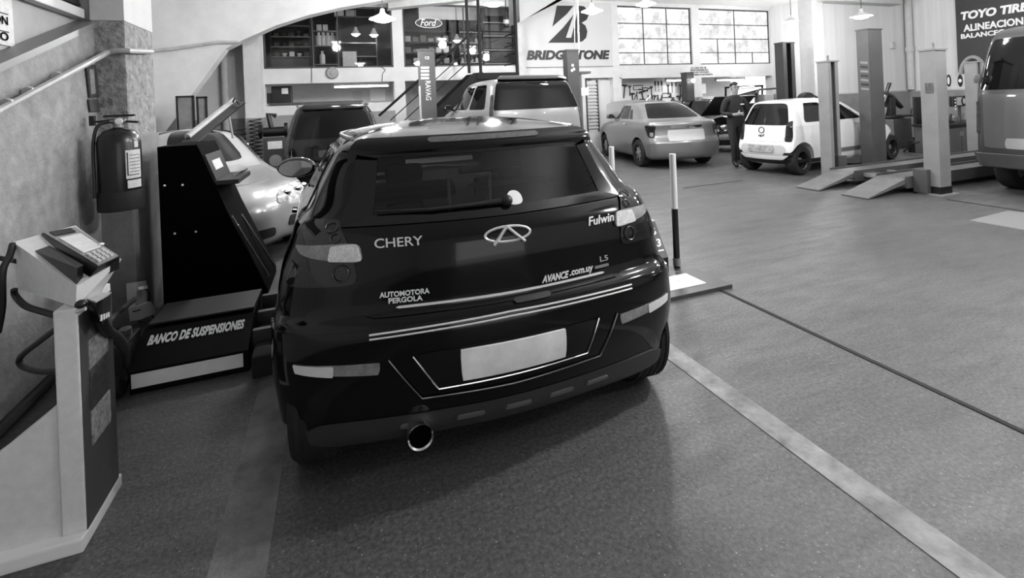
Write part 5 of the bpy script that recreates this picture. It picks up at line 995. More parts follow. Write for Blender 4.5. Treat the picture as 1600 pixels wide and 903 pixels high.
# pedestal of the tester
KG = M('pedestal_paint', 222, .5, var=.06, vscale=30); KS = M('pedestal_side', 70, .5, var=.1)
ped = thing('control_pedestal', 'pale grey control pedestal with a wide foot panel at the left edge', 'pedestal', (-1.0, 2.24, 0))
b0, b1 = gp(137, 848), gp(98, 862); xr, xl = b0.x, py(91, 700, 2.24).x; zt_ = py(105, 484, 2.24).z
yb_ = 2.52
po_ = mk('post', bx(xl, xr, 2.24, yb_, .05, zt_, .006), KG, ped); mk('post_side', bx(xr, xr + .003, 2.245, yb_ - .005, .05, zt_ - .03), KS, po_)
mk('base_trim', bx(-1.66, xr + .005, 2.20, yb_ + .02, 0, .05, .008), M('base_trim_pale', 240, .5), ped)
fa_ = [py(u, v, 2.25) for u, v in ((93, 634), (0, 708))]; mk('foot_panel', prism([(-1.64, .05), (xl - .004, .05), (xl - .004, fa_[0].z), (fa_[1].x, fa_[1].z), (-1.64, max(fa_[1].z - .35, .1))], 'Y', 2.25, 2.30), KG, ped)
for v0, v1, g in ((530, 575, 120), (578, 640, 60), (645, 700, 150)):
    q0, q1 = px(142, v0, xr + .005), px(142, v1, xr + .005); mk('side_sticker', bx(xr + .003, xr + .006, 2.30, 2.46, q1.z, q0.z), M('sticker_%d' % g, g, .5, var=.6, vscale=50), ped)
# the sloping desk and the hand unit on it
D0 = 1.78
desk = [dp(120, 447, D0), dp(190, 405, 1.95), dp(118, 352, 2.3), dp(20, 378, 2.06)]
low = [dp(118, 480, D0), dp(150, 470, 1.95), dp(110, 440, 2.3), dp(26, 450, 2.06)]
mk('desk', hexa(low + desk), KG, ped)
du = thing('hand_unit', 'black hand unit with a bright display lying on the pedestal desk', 'handset', desk[0])
up = Vector((0, 0, 1))
fq = [dp(154, 417, 1.84), dp(187, 401, 1.93), dp(117, 355, 2.28), dp(66, 364, 2.16)]
bq = [dp(129, 446, 1.83), dp(186, 420, 1.93), dp(112, 372, 2.28), dp(50, 388, 2.14)]
mk('casing', hexa(bq + fq), SHADE, du)
def inq(q, s, t, d=.004): n = (q[1] - q[0]).cross(q[3] - q[0]).normalized(); n = n if n.z > 0 else -n; return (q[0] * (1 - s) + q[1] * s) * (1 - t) + (q[3] * (1 - s) + q[2] * s) * t + n * d
def facep(q, s0, s1, t0, t1, d0=.0, d1=.005): return hexa([inq(q, s, t, d0) for s, t in ((s0, t0), (s1, t0), (s1, t1), (s0, t1))] + [inq(q, s, t, d1) for s, t in ((s0, t0), (s1, t0), (s1, t1), (s0, t1))])
fc_ = mk('face_plate', facep(fq, .03, .97, .02, .98), M('handset_face', 150, .4), du); mk('display', facep(fq, .15, .85, .30, .74, .005, .009), M('display_glass', 225, .2, var=.12, vscale=25, emit=.15), fc_)
for i in range(3):
    for j in range(4): mk('key', facep(fq, .15 + j * .19, .28 + j * .19, .05 + i * .075, .10 + i * .075, .005, .011), M('key_pale', 205, .5), fc_)
mk('speaker_grille', facep(fq, .15, .8, .82, .95, .005, .009), SHADE, fc_)
mk('key', mv(ball((0, 0, 0), .012, .012, .006, 10, 6), *inq(fq, .92, .33, .01)), WHITE, fc_, True)
hx = [dp(120, 446, 1.79), dp(130, 442, 1.84), dp(68, 392, 2.12), dp(39, 402, 2.06)]; hy = [dp(121, 419, 1.79), dp(130, 414, 1.84), dp(68, 378, 2.12), dp(40, 386, 2.06)]
ho = tag(mk('unit_holder', hexa(hx + hy), SHADE), 'black box holder along the front of the pedestal desk', 'holder')
# meter box on the post
mb = thing('meter_box', 'small dark socket box with white bars on the pedestal post', 'socket box', dp(150, 500, 1.82))
mk('casing', hexa([dp(152, 489, 1.80), dp(160, 508, 1.84), dp(173, 484, 1.94), dp(130, 498, 1.92), dp(150, 472, 1.80), dp(160, 467, 1.84), dp(173, 458, 1.94), dp(122, 462, 1.92)]), SHADE, mb)
mk('lid', hexa([dp(150, 473, 1.795), dp(161, 467, 1.84), dp(174, 459, 1.95), dp(120, 464, 1.92), dp(150, 471, 1.795), dp(161, 465, 1.84), dp(174, 456, 1.95), dp(120, 461, 1.92)]), LGREY, mb)
for k in range(4): t = k / 3; mk('bar', tube([dp(158 + 11 * t, 492 - 4 * t, 1.828 + .08 * t), dp(158 + 11.5 * t, 501 - 6 * t, 1.828 + .08 * t)], .004, 6), WHITE, mb)
mk('knob', ball(dp(127, 475, 1.76), .02, .02, .016, 12, 8), SHADE, mb, True); mk('latch', tube([dp(119, 487, 1.75), dp(134, 482, 1.76)], .008, 6), LGREY, mb)
# cables of the pedestal
cable('power_cable', [dp(u, v, d) for u, v, d in ((150, 478, 1.84), (165, 515, 1.95), (185, 530, 2.2), (195, 550, 2.5), (196, 575, 2.75))], .022, 'thick black hose from the meter box down to the tester', n=10)
cable('power_cable', [dp(u, v, d) for u, v, d in ((22, 452, 2.0), (24, 462, 2.0), (40, 478, 1.95), (70, 488, 1.9), (90, 494, 1.86))], .012, 'black cable looping under the pedestal desk', n=8)
cable('power_cable', [dp(u, v, d) for u, v, d in ((90, 512, 1.88), (60, 535, 2.0), (32, 558, 2.1), (35, 572, 2.1), (60, 580, 2.0), (92, 580, 1.9))], .012, 'black cable looping behind the pedestal post', n=8)
cable('power_cable', [dp(u, v, d) for u, v, d in ((20, 382, 2.05), (15, 400, 2.0), (4, 425, 1.95), (3, 480, 1.95), (-4, 520, 1.95))], .013, 'black cable hanging at the left edge beside the pedestal desk', n=8)
cable('power_cable', [dp(u, v, d) for u, v, d in ((-10, 402, 2.1), (10, 405, 2.1), (26, 408, 2.05))], .011, 'short black cable crossing behind the pedestal desk', n=8)
cable('wall_conduit', [px(u, v, -1.64) for u, v in ((90, 582), (40, 632), (0, 672), (-40, 712))], .03, 'dark pipe along the foot of the left wall', M('foot_pipe', 34, .5), 8)
# plugs on the pillar
q = [px(u, v, -1.46) for u, v in ((197, 443), (216, 440), (218, 478), (199, 480))]
pk = thing('plug_socket', 'pale double plug with a grey cable low on the pillar', 'socket', q[3])
mk('upper_plug', slab(q, (1, 0, 0), .05), LGREY, pk); mk('lower_plug', slab([px(u, v, -1.44) for u, v in ((200, 481), (221, 473), (232, 491), (203, 502))], (1, 0, 0), .06), LGREY, pk); mk('pin', slab([px(u, v, -1.40) for u, v in ((216, 448), (223, 447), (223, 452), (216, 453))], (1, 0, 0), .03), WHITE, pk); mk('slot', slab([px(u, v, -1.375) for u, v in ((207, 486), (219, 483), (219, 485), (207, 488))], (1, 0, 0), .004), INK, pk)
cable('plug_cable', [px(u, v, -1.38) for u, v in ((210, 468), (195, 480), (178, 494))] + [dp(165, 508, 2.1)], .016, 'grey cable from the double plug to the meter box', M('cable_grey', 80, .5), 8)
cable('plug_cable', [px(u, v, -1.39) for u, v in ((222, 450), (232, 455), (234, 470), (232, 482), (240, 496))], .006, 'thin black lead looping beside the double plug')
# low tester box with the lettering
tb0, tb1 = gp(212, 617), gp(380, 588)
bx_ = thing('suspension_tester', 'low black box with a white strip and white lettering by the left wall', 'machine', (-.85, 3.5, 0))
yF = 3.33; xA, xB = tb0.x - .03, -.56; zT = py(300, 506, yF + .22).z
mk('casing', prism([(yF, .0), (yF + .62, .0), (yF + .62, zT + .02), (yF + .24, zT), (yF, .13)], 'X', xA, xB), M('tester_black', 4, .6, spec=.15), bx_)
sa = math.atan2(zT - .13, .24)
def slope(s, x, zf): return [(x + q[0], yF + (zf + q[2]) * math.cos(sa) + q[1] * math.sin(sa), .13 + (zf + q[2]) * math.sin(sa) - q[1] * math.cos(sa)) for q in s[0]], s[1]
SL = (zT - .13) / math.sin(sa)
mk('lettering', slope(text('BANCO DE SUSPENSIONES', xB - xA - .09, .07, .004, .12, .04, 1.05), xA + .045, SL - .115), WHITE, bx_)
mk('white_strip', bx(xA + .01, xB - .03, yF - .004, yF, .035, .115), M('strip_white', 242, .6, var=.06), bx_)
mk('top_cover', bx(xA + .02, xB, yF + .26, yF + .6, zT + .02, zT + .03), M('cover_dark', 38, .6), bx_); mk('caster', J(mv(lathe([(.08, -.03), (.085, 0), (.08, .03)], 20, 'X'), xA - .06, yF + .02, .085)), RUBBER, bx_, True); mk('caster_fork', bx(xA - .1, xA, yF - .04, yF + .2, .1, .3, .01), SHADE, bx_)
mk('hose_coupling', cyl((xA - .05, yF + .14, .2), (xA - .05, yF + .12, .34), .03, n=10), STEEL, bx_, True)
rp_ = thing('tester_rollers', 'dark roller plates between the lettered box and the black hatchback', 'machine', (-.42, 3.5, 0))
for k in range(3): mk('rail', bx(-.55, -.33, yF + .1 + k * .22, yF + .14 + k * .22, .02, .2 + k * .03, .005), DGREY, rp_)
mk('plate', bx(-.54, -.34, yF + .12, yF + .7, .12, .15), M('roller_plate', 60, .4, .5, var=.3), rp_); mk('front_shoe', bx(-.53, -.34, yF - .12, yF + .1, 0, .13, .02), RUBBER, rp_)
# tall console
YC = 4.45
cA, cB, cC, cD = py(246, 230, YC), py(258, 492, YC), py(312, 226, YC), py(418, 458, YC)
co = thing('tester_console', 'tall black wedge-shaped console beside the pillar', 'console', ((cA.x + cD.x) / 2, YC, 0))
xL = py(251, 360, YC).x
mid_ = py(355, 330, YC)
mk('cabinet', prism([(xL, 0), (cD.x, 0), (cD.x, .12), (mid_.x, mid_.z), (cC.x, cC.z - .05), (cC.x - .02, cC.z), (xL, cA.z)], 'Y', YC, YC + .62), M('console_black', 3, .85, spec=.05), co)
for u, v in ((257, 290), (285, 289), (273, 365), (306, 362)): mk('rivet', ball(py(u, v, YC - .002), .009, .005, .009, 8, 6), WHITE, co, True)
n1 = Vector((mid_.z - cC.z + .05, 0, cC.x - mid_.x)); n1 = Vector((-(mid_.z - (cC.z - .05)), 0, mid_.x - cC.x)).normalized()
def csl(t0, t1, y0, y1, d):
    A_, B_ = Vector((cC.x, 0, cC.z - .05)), Vector((mid_.x, 0, mid_.z)); P = [A_.lerp(B_, t0), A_.lerp(B_, t1)]; o = []
    for dd in (0, d):
        for p, y in ((P[0], y0), (P[1], y0), (P[1], y1), (P[0], y1)): q = p + n1 * dd; o.append((q.x, y, q.z))
    return hexa(o)
mk('screen_panel', csl(.08, .5, YC + .04, YC + .58, .012), M('screen_grey', 42, .4), co); mk('screen_logo', csl(.2, .36, YC + .15, YC + .42, .016), M('screen_print', 215, .4, var=.8, vscale=22, emit=.2), co)
kz = A_ = Vector((mid_.x, 0, mid_.z)).lerp(Vector((cC.x, 0, cC.z)), .42)
mk('keyboard_shelf', bx(kz.x - .05, kz.x + .16, YC + .02, YC + .6, kz.z - .02, kz.z + .02, .008), BLACK, co)
mk('handle', tube([(kz.x + .1, YC + .2, kz.z + .03), (kz.x + .16, YC + .2, kz.z + .06), (kz.x + .16, YC + .4, kz.z + .06), (kz.x + .1, YC + .4, kz.z + .03)], .009, 6), CHROME, co, True)
mk('edge_strip', tube([(mid_.x + .02, YC + .05, mid_.z - .05), (cD.x + .01, YC + .05, .2)], .008, 6), STEEL, co); mk('edge_strip', tube([(mid_.x + .04, YC + .35, mid_.z - .1), (cD.x + .02, YC + .35, .2)], .008, 6), STEEL, co)
mk('foot', bx(cD.x - .2, cD.x + .12, YC - .06, YC + .66, 0, .06, .01), DGREY, co); mk('lock', ball((mid_.x + .05, YC + .1, mid_.z - .15), .015, .015, .015, 8, 6), CHROME, co, True)
# raised panel with a pale edge and a prop, above the console
Y0_ = 5.6
rq_ = [py(u, v, y) for u, v, y in ((283, 222, 5.25), (303, 226, 5.25), (375, 160, 6.1), (366, 156, 6.1))]
lp_ = thing('tilted_board', 'raised dark board with a pale edge slanting up behind the console', 'lid', rq_[1])
mk('panel', slab([rq_[0], rq_[1], rq_[2] + Vector((.05, 0, .0)), rq_[3]], (0, 1, -.1), .05), SHADE, lp_)
mk('pale_edge', tube([rq_[0].lerp(rq_[3], .1), rq_[3]], .03, 8), LGREY, lp_, True); mk('catch', tube([py(364, 160, 6.0), py(367, 153, 6.0), py(370, 158, 6.0), py(374, 163, 6.0)], .012, 6), SHADE, lp_)
mk('prop', tube([py(357, 178, 6.0), py(364, 216, 6.0)], .012, 6), LGREY, lp_); mk('lower_flap', slab([py(u, v, 5.4) for u, v in ((280, 224), (310, 222), (330, 226), (300, 232))], (0, 0, -1), .03), DGREY, lp_)
# double framed panel on the far left wall
fr_ = thing('framed_panel', 'dark framed double glass panel standing behind the console', 'frame', (-2.2, 10.3, 0))
FY = 10.3
for (u0, u1, v0, v1) in ((274, 305, 150, 210), (306, 325, 151, 205)):
    A0, A1 = py(u0, v0, FY), py(u1, v1, FY); w_ = .03
    mk('frame', J(bx(A0.x, A1.x, FY, FY + .05, A0.z - w_, A0.z), bx(A0.x, A1.x, FY, FY + .05, A1.z, A1.z + w_), bx(A0.x, A0.x + w_, FY, FY + .05, A1.z, A0.z), bx(A1.x - w_, A1.x, FY, FY + .05, A1.z, A0.z)), SHADE, fr_)
    mk('glass_panel', bx(A0.x + w_, A1.x - w_, FY + .02, FY + .03, A1.z + w_, A0.z - w_), M('dim_glass', 120, .25, var=.25, vscale=4), fr_)
mk('leg', J(*[bx(py(u, 200, FY).x - .02, py(u, 200, FY).x + .02, FY, FY + .05, 0, py(u, 208, FY).z) for u in (276, 322)]), SHADE, fr_)
wg = [py(u, v, 10.2) for u, v in ((243, 226), (275, 184), (275, 222), (250, 228))]
wg = [wg[0], wg[1], Vector((wg[1].x, 10.2, 0)), Vector((wg[0].x, 10.2, 0))]
tag(mk('sloping_board', slab(wg, (0, 1, 0), .05), M('ribbed_board', 78, .5, var=.4, vscale=6, stretch=(8, 1, 1))), 'dark ribbed board leaning left of the framed panel', 'board')
# coiled air hose hanging on the far wall, bench machine and bin
hc = py(388, 230, 10.8)
coil = [(hc.x + .12 * math.cos(t), 11.82 + .12 * math.sin(t), 1.45 - t * .0135) for t in np.arange(0, 90, .5)]
tag(mk('coiled_hose', tube(coil, .013, 5), WIRE, smooth=True), 'black coiled air hose hanging on the back pillar', 'air hose')
zz = py(372, 230, 11.85); coil = [(zz.x + .16 * math.cos(t), 11.85 + .07 * math.sin(t), 1.25 - t * .018) for t in np.arange(0, 40, .45)]
tag(mk('coiled_hose', tube(coil, .012, 5), WIRE, smooth=True), 'looser black coiled hose hanging left of the back pillar', 'air hose')
gx = py(428, 195, 11.2); gm = thing('bench_grinder', 'dark bench grinder on a stand left of the off-roader', 'grinder', (gx.x, 11.2, 0))
mk('stand', bx(gx.x - .2, gx.x + .25, 11.05, 11.4, 0, 1.05, .02), DGREY, gm); mk('motor', J(cyl((gx.x - .2, 11.2, 1.17), (gx.x + .2, 11.2, 1.17), .1, n=16), cyl((gx.x - .28, 11.2, 1.2), (gx.x - .22, 11.2, 1.2), .15, n=20), cyl((gx.x + .2, 11.2, 1.2), (gx.x + .26, 11.2, 1.2), .15, n=20)), SHADE, gm, True)
mk('spout', tube([(gx.x - .05, 11.2, 1.25), (gx.x - .1, 11.2, 1.55), (gx.x + .05, 11.2, 1.5)], .05, 8), BLACK, gm, True); a = py(431, 228, 11.04); mk('paper_label', bx(a.x - .15, a.x + .12, 11.03, 11.05, .82, .98), PAPER, gm); mk('paper_label', mv(lathe([(.12, 0), (.001, -.004)], 18, 'Y', False), gx.x + .02, 11.04, .58), M('round_sticker', 150, .5), gm)
# ============================================================ right-hand wall and machines
sgx = XR - .05
a, b = px(1497, 114, sgx), px(1640, 110, sgx)
ts = thing('wall_banner', 'dark tyre banner with white lettering on the right-hand wall', 'banner', (sgx, a.y, a.z))
BAN = M('banner_dark', 46, .5, var=.1)
ylo = px(1800, 100, sgx).y
mk('sheet', bx(sgx, XR, ylo, a.y, a.z, ZC - .02), BAN, ts)
def side_text(s, u0, u1, v0, vtop, **k):
    p, q, t = px(u0, v0, sgx), px(u1, v0, sgx), px(u0, vtop, sgx); w = p.y - q.y; V, F = text(s, w, t.z - p.z, .012, **k)
    return [(sgx - .003 + y, p.y - x, p.z + z) for x, y, z in V], F
mk('lettering', side_text('TOYO TIRES', 1502, 1618, 32, 19, shear=.15, bold=.045), WHITE, ts); mk('lettering', side_text('ALINEACION', 1506, 1600, 50, 39, bold=.03), WHITE, ts); mk('lettering', side_text('BALANCEO', 1502, 1572, 61, 53.5, bold=.03), WHITE, ts)
arc = [px(1520 + 19 * math.cos(t), 116 - 27 * math.sin(t), sgx - .01) for t in np.linspace(.1, math.pi - .05, 16)]
mk('tyre_print', tube(arc, .05, 6), M('banner_pale', 150, .5), ts, True); mk('tyre_disc', slab([px(1520 + 15 * math.cos(t), 116 - 23 * math.sin(t), sgx - .004) for t in np.linspace(0.05, math.pi - .05, 16)], (-1, 0, 0), .003), SHADE, ts)
for u, lab, k in ((1482, 'left round safety pictogram below the tyre banner', 0), (1500, 'right round safety pictogram below the tyre banner', 1)):
    c = px(u, 126, sgx + .03); pg = thing('safety_sign', lab, 'safety sign', c, group='round safety pictograms')
    mk('disc', slab([(XR - .004, c.y + .055 * math.cos(t), c.z + .17 * math.sin(t)) for t in np.linspace(0, 2 * math.pi, 24, endpoint=False)], (-1, 0, 0), .012), INK, pg)
    mk('figure', slab([(XR - .017, c.y + (.026 if k == 0 else .038) * math.cos(t), c.z + (.11 if k == 0 else .05) * math.sin(t)) for t in np.linspace(0, 2 * math.pi, 16, endpoint=False)], (-1, 0, 0), .004), WHITE, pg); mk('caption', bx(XR - .012, XR - .004, c.y - .055, c.y + .055, c.z - .27, c.z - .23), INK, pg)
q = py(1394, 71, YR - .02); bo = tag(mk('switch_box', J(cb(q.x, YR - .04, q.z, .16, .08, .2, .01), cb(q.x, YR - .09, q.z + .02, .09, .02, .05, .004)), LGREY), 'small grey switch box on the streaked wall', 'switch box')
# tyre changer with its arm
MDK = M('machine_dark', 26, .4); MGR = M('machine_grey', 84, .45, var=.15)
t0 = py(1392, 228, 8.3); tc_ = thing('tyre_changer', 'dark tyre changer with a slanting arm beyond the white hatchback', 'tyre changer', (t0.x, 8.3, 0))
P_ = lambda u, v, y=8.3: py(u, v, y)
mk('cabinet', bx(t0.x - .35, t0.x + .35, 8.0, 8.6, 0, .75, .03), MGR, tc_); mk('column', bx(P_(1386, 180).x, P_(1394, 180).x, 8.2, 8.4, .7, P_(1390, 152).z, .01), MDK, tc_)
mk('arm', tube([P_(1382, 148), P_(1392, 152), P_(1408, 167)], [.09, .09, .06], 8), MDK, tc_, True); mk('lever', tube([P_(1384, 148), P_(1390, 130)], [.035, .045], 8), MDK, tc_, True); mk('tool_head', J(tube([P_(1378, 160), P_(1382, 150)], .07, 8), tube(spline([P_(1379, 176), P_(1384, 168), P_(1381, 182)], 5), .03, 6)), STEEL, tc_, True)
mk('turntable', mv(lathe([(.1, 0), (.32, .02), (.32, .07), (.1, .08)], 24), t0.x, 8.3, .76), MDK, tc_, True)
for k, (v, l) in enumerate(((181, 34), (187, 26), (193, 22))): mk('clamp_bar', tube([P_(1396, v, 8.1), P_(1396 + l, v - 1, 8.1)], .03, 8), MDK, tc_, True)
# rack of white bins with a dark bag, jerry cans
rk0 = P_(1447, 228, 7.6); rk = thing('bin_rack', 'white stacked bins with a dark bag behind the light grey column', 'bin rack', (rk0.x, 7.6, 0))
for k in range(5): mk('bin', bx(rk0.x - .15, rk0.x + .25, 7.45, 7.75, .1 + k * .22, .28 + k * .22, .015), M('bin_white', 205, .5), rk)
mk('frame', J(bx(rk0.x - .17, rk0.x - .15, 7.44, 7.76, 0, 1.3), bx(rk0.x + .25, rk0.x + .27, 7.44, 7.76, 0, 1.3)), DGREY, rk); mk('bag', ball((rk0.x - .12, 7.4, 1.22), .16, .14, .24, 14, 10), SHADE, rk, True)
for k, u in enumerate((1430, 1440)):
    p = gp(u, 238); jc = thing('jerry_can', ('left', 'right')[k] + ' dark can with a white label on the floor by the wall', 'can', p, group='dark labelled cans')
    mk('body', bx(p.x - .12, p.x + .12, p.y - .08, p.y + .08, 0, .3, .02), SHADE, jc, True); mk('cap', cyl((p.x - .05, p.y, .3), (p.x - .05, p.y, .36), .035, n=10), BLACK, jc, True); mk('label', bx(p.x - .09, p.x + .09, p.y - .084, p.y - .08, .06, .24), WHITE, jc)
cable('floor_hose', [gp(1412, 236), gp(1418, 232, .15), gp(1428, 224, .3), gp(1436, 222, .3)], .02, 'black hose arching from the floor to the dark cans')
cable('wall_lead', [py(u, v, YR - .05) for u, v in ((1431, 146), (1426, 165), (1423, 180))], .012, 'dark lead slanting down the wall beside the downpipe')
# bench with test panel
b0 = gp(1484, 242); bt = thing('workbench', 'grey steel workbench cabinet cluttered with parts behind the light grey column', 'workbench', (b0.x + .6, b0.y, 0))
y0_ = b0.y; x0_, x1_ = py(1478, 242, y0_).x, py(1526, 242, y0_).x
mk('cabinet', bx(x0_, x1_, y0_, y0_ + .6, 0, .62, .01), M('bench_cabinet', 72, .45), bt); mk('door', bx(x0_ + .02, (x0_ + x1_) / 2 - .01, y0_ - .015, y0_, .04, .58, .005), M('bench_door', 84, .45), bt); mk('door', bx((x0_ + x1_) / 2 + .01, x1_ - .02, y0_ - .015, y0_, .04, .58, .005), M('bench_door'), bt)
mk('worktop', bx(x0_ - .05, x1_ + .05, y0_ - .05, y0_ + .62, .62, .68, .01), SHADE, bt); mk('vent', J(*[bx(x0_ + .5 + k * .05, x0_ + .53 + k * .05, y0_ - .02, y0_ - .012, .4, .5) for k in range(3)]), MGREY, bt); mk('back_panel', bx(x0_, x1_, y0_ + .55, y0_ + .6, .68, 1.3), SHADE, bt)
for k in range(9):
    x = x0_ + .1 + k * (x1_ - x0_ - .2) / 8; s = random.choice((lathe([(.05, 0), (.06, .03), (.03, .08), (.05, .14), (.001, .15)], 10), bx(-.06, .06, -.05, .05, 0, random.uniform(.08, .2), .01), J(bx(-.1, .1, -.03, .03, 0, .05), cyl((0, 0, .05), (.08, 0, .2), .02, n=8))))
    tag(mk('bench_part', mv(s, x, y0_ + .2 + .1 * (k % 2), .68), (STEEL, MDK, MGR)[k % 3]), ('bright', 'black', 'grey')[k % 3] + ' loose part on the cluttered workbench, ' + ordn[k] + ' from the left', 'part', 'loose parts on the workbench')
ip = thing('test_panel', 'lit instrument panel with a round dial above the workbench', 'instrument panel', py(1502, 168, y0_ + .3)); a, b = py(1488, 167, y0_ + .3), py(1514, 149, y0_ + .3)
mk('casing', bx(a.x, b.x, y0_ + .28, y0_ + .36, a.z, b.z, .015), SHADE, ip); mk('face', bx(a.x + .12, b.x - .03, y0_ + .27, y0_ + .28, a.z + .03, b.z - .03), M('panel_face', 175, .4, var=.3, vscale=14), ip)
cx_, cz_ = (a.x + b.x) / 2 + .06, (a.z + b.z) / 2; mk('dial', tube([(cx_ + .09 * math.cos(t), y0_ + .262, cz_ + .09 * math.sin(t)) for t in np.linspace(0, 2 * math.pi, 20, endpoint=False)], .015, 6, True), BLACK, ip, True)
for k in range(4): mk('button', ball((a.x + .06, y0_ + .27, b.z - .08 - k * .075), .02, .012, .02, 8, 6), WHITE, ip)
mk('stand', cyl(((a.x + b.x) / 2, y0_ + .33, .68), ((a.x + b.x) / 2, y0_ + .33, a.z), .03, n=8), DGREY, ip)
# dark bundle behind the roof of the white hatchback
q = py(1268, 151, 8.9); bd = thing('wheel_stand', 'dark wheel and cover standing behind the roof of the white hatchback', 'wheel', (q.x, 9.0, 0))
mk('tyre', mv(lathe([(.12, -.09), (.26, -.09), (.28, 0), (.26, .09), (.12, .09)], 24, 'Y', False), q.x, 9.05, 1.25), RUBBER, bd, True); mk('cover', ball((q.x + .2, 9.0, 1.3), .16, .12, .14, 12, 8), SHADE, bd, True); mk('stand', bx(q.x - .2, q.x + .3, 8.95, 9.15, 0, 1.0), MDK, bd)
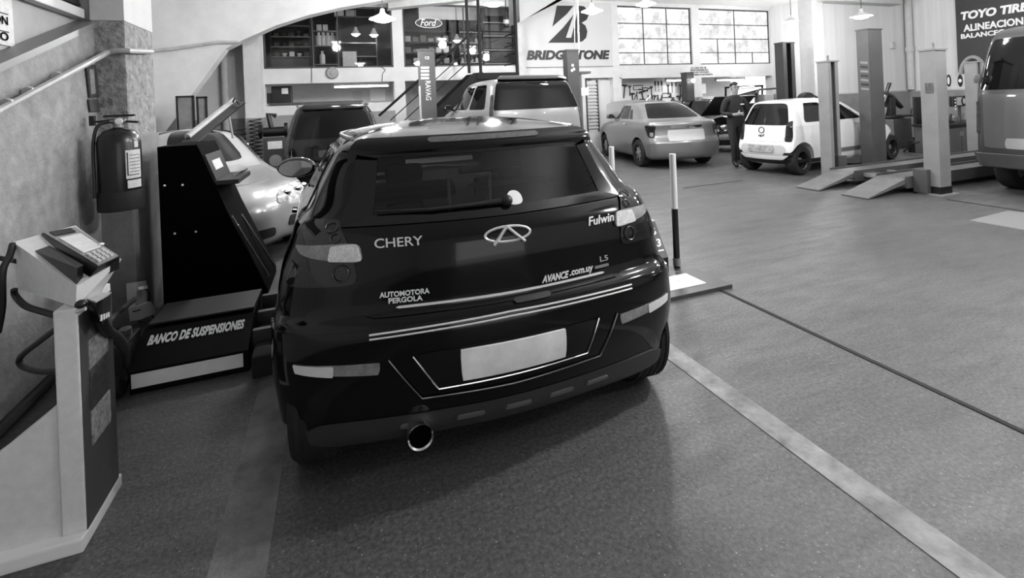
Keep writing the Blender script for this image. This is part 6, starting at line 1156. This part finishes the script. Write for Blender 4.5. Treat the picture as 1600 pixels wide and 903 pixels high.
# ---------------- the mechanic
def person():
    base = gp(1152, 260.5)
    rt = thing('person', 'person in dark overalls walking with one hand raised to the chest', 'person', base, -math.radians(18))
    J_ = {}; E_ = []
    def add(n, x, y, z, r, p=None):
        J_[n] = (len(J_), (x, y, z), r)
        if p: E_.append((J_[p][0], J_[n][0]))
    k = 1.02
    add('pel', 0, 0, .95 * k, (.17, .12)); add('wai', 0, 0, 1.08 * k, (.16, .115), 'pel'); add('che', 0, -.01, 1.28 * k, (.185, .125), 'wai'); add('shl', 0, .0, 1.42 * k, (.12, .09), 'che'); add('nek', 0, -.01, 1.50 * k, (.058, .06), 'shl'); add('hd0', 0, -.03, 1.57 * k, (.07, .085), 'nek'); add('hd1', 0, -.025, 1.66 * k, (.078, .098), 'hd0'); add('hd2', 0, -.02, 1.73 * k, (.055, .07), 'hd1')
    for s, nm in ((1, 'r'), (-1, 'l')):
        fy = -.14 if s < 0 else .12
        add('hip' + nm, s * .10, 0, .90 * k, (.095, .10), 'pel'); add('kne' + nm, s * .11, fy * .55 - .03, .50 * k, (.068, .072), 'hip' + nm); add('ank' + nm, s * .11, fy + .03, .10 * k, (.05, .055), 'kne' + nm); add('toe' + nm, s * .125, fy - .12, .045, (.045, .04), 'ank' + nm)
        add('sho' + nm, s * .19, 0, 1.40 * k, (.075, .075), 'shl')
    add('elbl', -.29, .0, 1.13 * k, (.052, .052), 'shol'); add('wril', -.12, -.24, 1.10 * k, (.034, .034), 'elbl'); add('pall', -.05, -.29, 1.12 * k, (.04, .026), 'wril')
    add('elbr', .31, .04, 1.12 * k, (.052, .052), 'shor'); add('wrir', .30, -.10, .88 * k, (.034, .034), 'elbr'); add('palr', .30, -.13, .80 * k, (.026, .04), 'wrir')
    for i, a in enumerate((-.03, -.01, .01, .03)):
        add('fl%d' % i, .005, -.31 - .004 * i, 1.12 * k + a, (.011, .011), 'pall'); add('gl%d' % i, .04 - .006 * abs(i - 1), -.285, 1.115 * k + a, (.009, .009), 'fl%d' % i)
        add('fr%d' % i, .30 - .005, -.13 + a, .745 * k, (.011, .011), 'palr'); add('gr%d' % i, .288, -.13 + a, .705 * k + .008 * abs(i - 1), (.009, .009), 'fr%d' % i)
    add('tl', -.06, -.27, 1.17 * k, (.012, .012), 'pall'); add('tl2', -.03, -.275, 1.19 * k, (.01, .01), 'tl'); add('tr', .285, -.17, .78 * k, (.012, .012), 'palr'); add('tr2', .275, -.18, .745 * k, (.01, .01), 'tr')
    L_ = sorted(J_.values(), key=lambda q: q[0]); me = bpy.data.meshes.new('b'); me.from_pydata([q[1] for q in L_], E_, []); o = bpy.data.objects.new('b', me); COL.objects.link(o)
    md = o.modifiers.new('s', 'SKIN'); md.use_smooth_shade = True
    for i, q in enumerate(L_): sv = me.skin_vertices[0].data[i]; sv.radius = q[2]; sv.use_root = (i == 0)
    o.modifiers.new('u', 'SUBSURF').levels = 2; bpy.context.view_layer.update(); m2 = bpy.data.meshes.new_from_object(o.evaluated_get(bpy.context.evaluated_depsgraph_get())); bpy.data.objects.remove(o)
    m2.name = 'body'; m2.materials.clear()
    for m in (M('overall_cloth', 17, .85), M('skin_tone', 125, .6), M('shoe_black', 12, .5)): m2.materials.append(m)
    for p in m2.polygons:
        c = p.center; i = 0
        if c.z > 1.495 * k: i = 1
        elif c.z < .11: i = 2
        elif (c.y < -.225 and c.z > 1.0) or (c.x > .25 and c.z < .86 * k and c.z > .66 and c.y < -.06): i = 1
        p.material_index = i; p.use_smooth = True
    b = bpy.data.objects.new('body', m2); COL.objects.link(b); b.parent = rt; WM[b.name] = WM[rt.name]
    HAIR = M('dark_hair', 14, .7); SK = M('skin_tone')
    def P(n, s, m, sm=True): return mk(n, s, m, rt, sm, True)
    hz = 1.66 * k; hy = -.025
    hv = lathe([(max(math.sin(math.pi * i / 10), .001), -math.cos(math.pi * i / 10)) for i in range(11)], 20); V = [(q[0] * .086, hy + .012 + q[1] * .104, hz + .04 + q[2] * .085) for q in hv[0]]
    F = [f_ for f_ in hv[1] if np.mean([V[i][2] for i in f_]) > hz + .075 or np.mean([V[i][1] for i in f_]) > hy + .035]; P('hair', (V, F), HAIR)
    P('nose', hexa([(-.014, hy - .09, hz - .03), (.014, hy - .09, hz - .03), (.008, hy - .085, hz + .02), (-.008, hy - .085, hz + .02), (-.01, hy - .122, hz - .025), (.01, hy - .122, hz - .025), (.005, hy - .098, hz + .02), (-.005, hy - .098, hz + .02)]), SK)
    for s in (-1, 1):
        P('eye', ball((s * .032, hy - .088, hz + .012), .012, .008, .008, 8, 6), INK); P('ear', ball((s * .08, hy + .0, hz - .005), .012, .022, .032, 10, 6), SK)
    P('mouth', bx(-.025, .025, hy - .094, hy - .086, hz - .055, hz - .047), M('lip_tone', 90, .6))
    P('glasses', J(tube([(-.06 + .03 * math.cos(t) + .027, hy - .104, hz + .012 + .02 * math.sin(t)) for t in np.linspace(0, 6.28, 12, endpoint=False)], .0035, 5, True), tube([(.033 + .03 * math.cos(t), hy - .104, hz + .012 + .02 * math.sin(t)) for t in np.linspace(0, 6.28, 12, endpoint=False)], .0035, 5, True), tube([(-.064, hy - .1, hz + .015), (-.082, hy, hz + .01)], .003, 4), tube([(.064, hy - .1, hz + .015), (.082, hy, hz + .01)], .003, 4)), BLACK)
    P('collar', mv(lathe([(.085, 0), (.075, .03), (.07, .035)], 18, cap=False), 0, -.01, 1.47 * k), M('overall_cloth')); P('chest_badge', mv(rot(bx(-.04, .04, -.004, 0, -.008, .008), 'X', -8), .09, -.142, 1.31 * k), WHITE, False)
person()
# unseen lamps added to light the room, under the same ceiling outside the picture
for k, (x, y) in enumerate(((4.3, 1.9), (8.6, 3.0), (5.2, 6.6), (12.6, 3.4), (6.3, -.8), (10.5, -1.2), (.1, 7.7))):
    pendant(0, 0, 0, 'unseen pendant lamp added under the ceiling above the ' + ('floor joint near the black hatchback', 'rear of the dark van', 'open floor before the silver saloon', 'workbench by the right-hand wall', 'place where the photographer stands', 'entrance', 'bonnet of the silver car on the left')[k], (460, 300, 260, 250, 260, 200, 190)[k], pos=(x, y, 3.9))
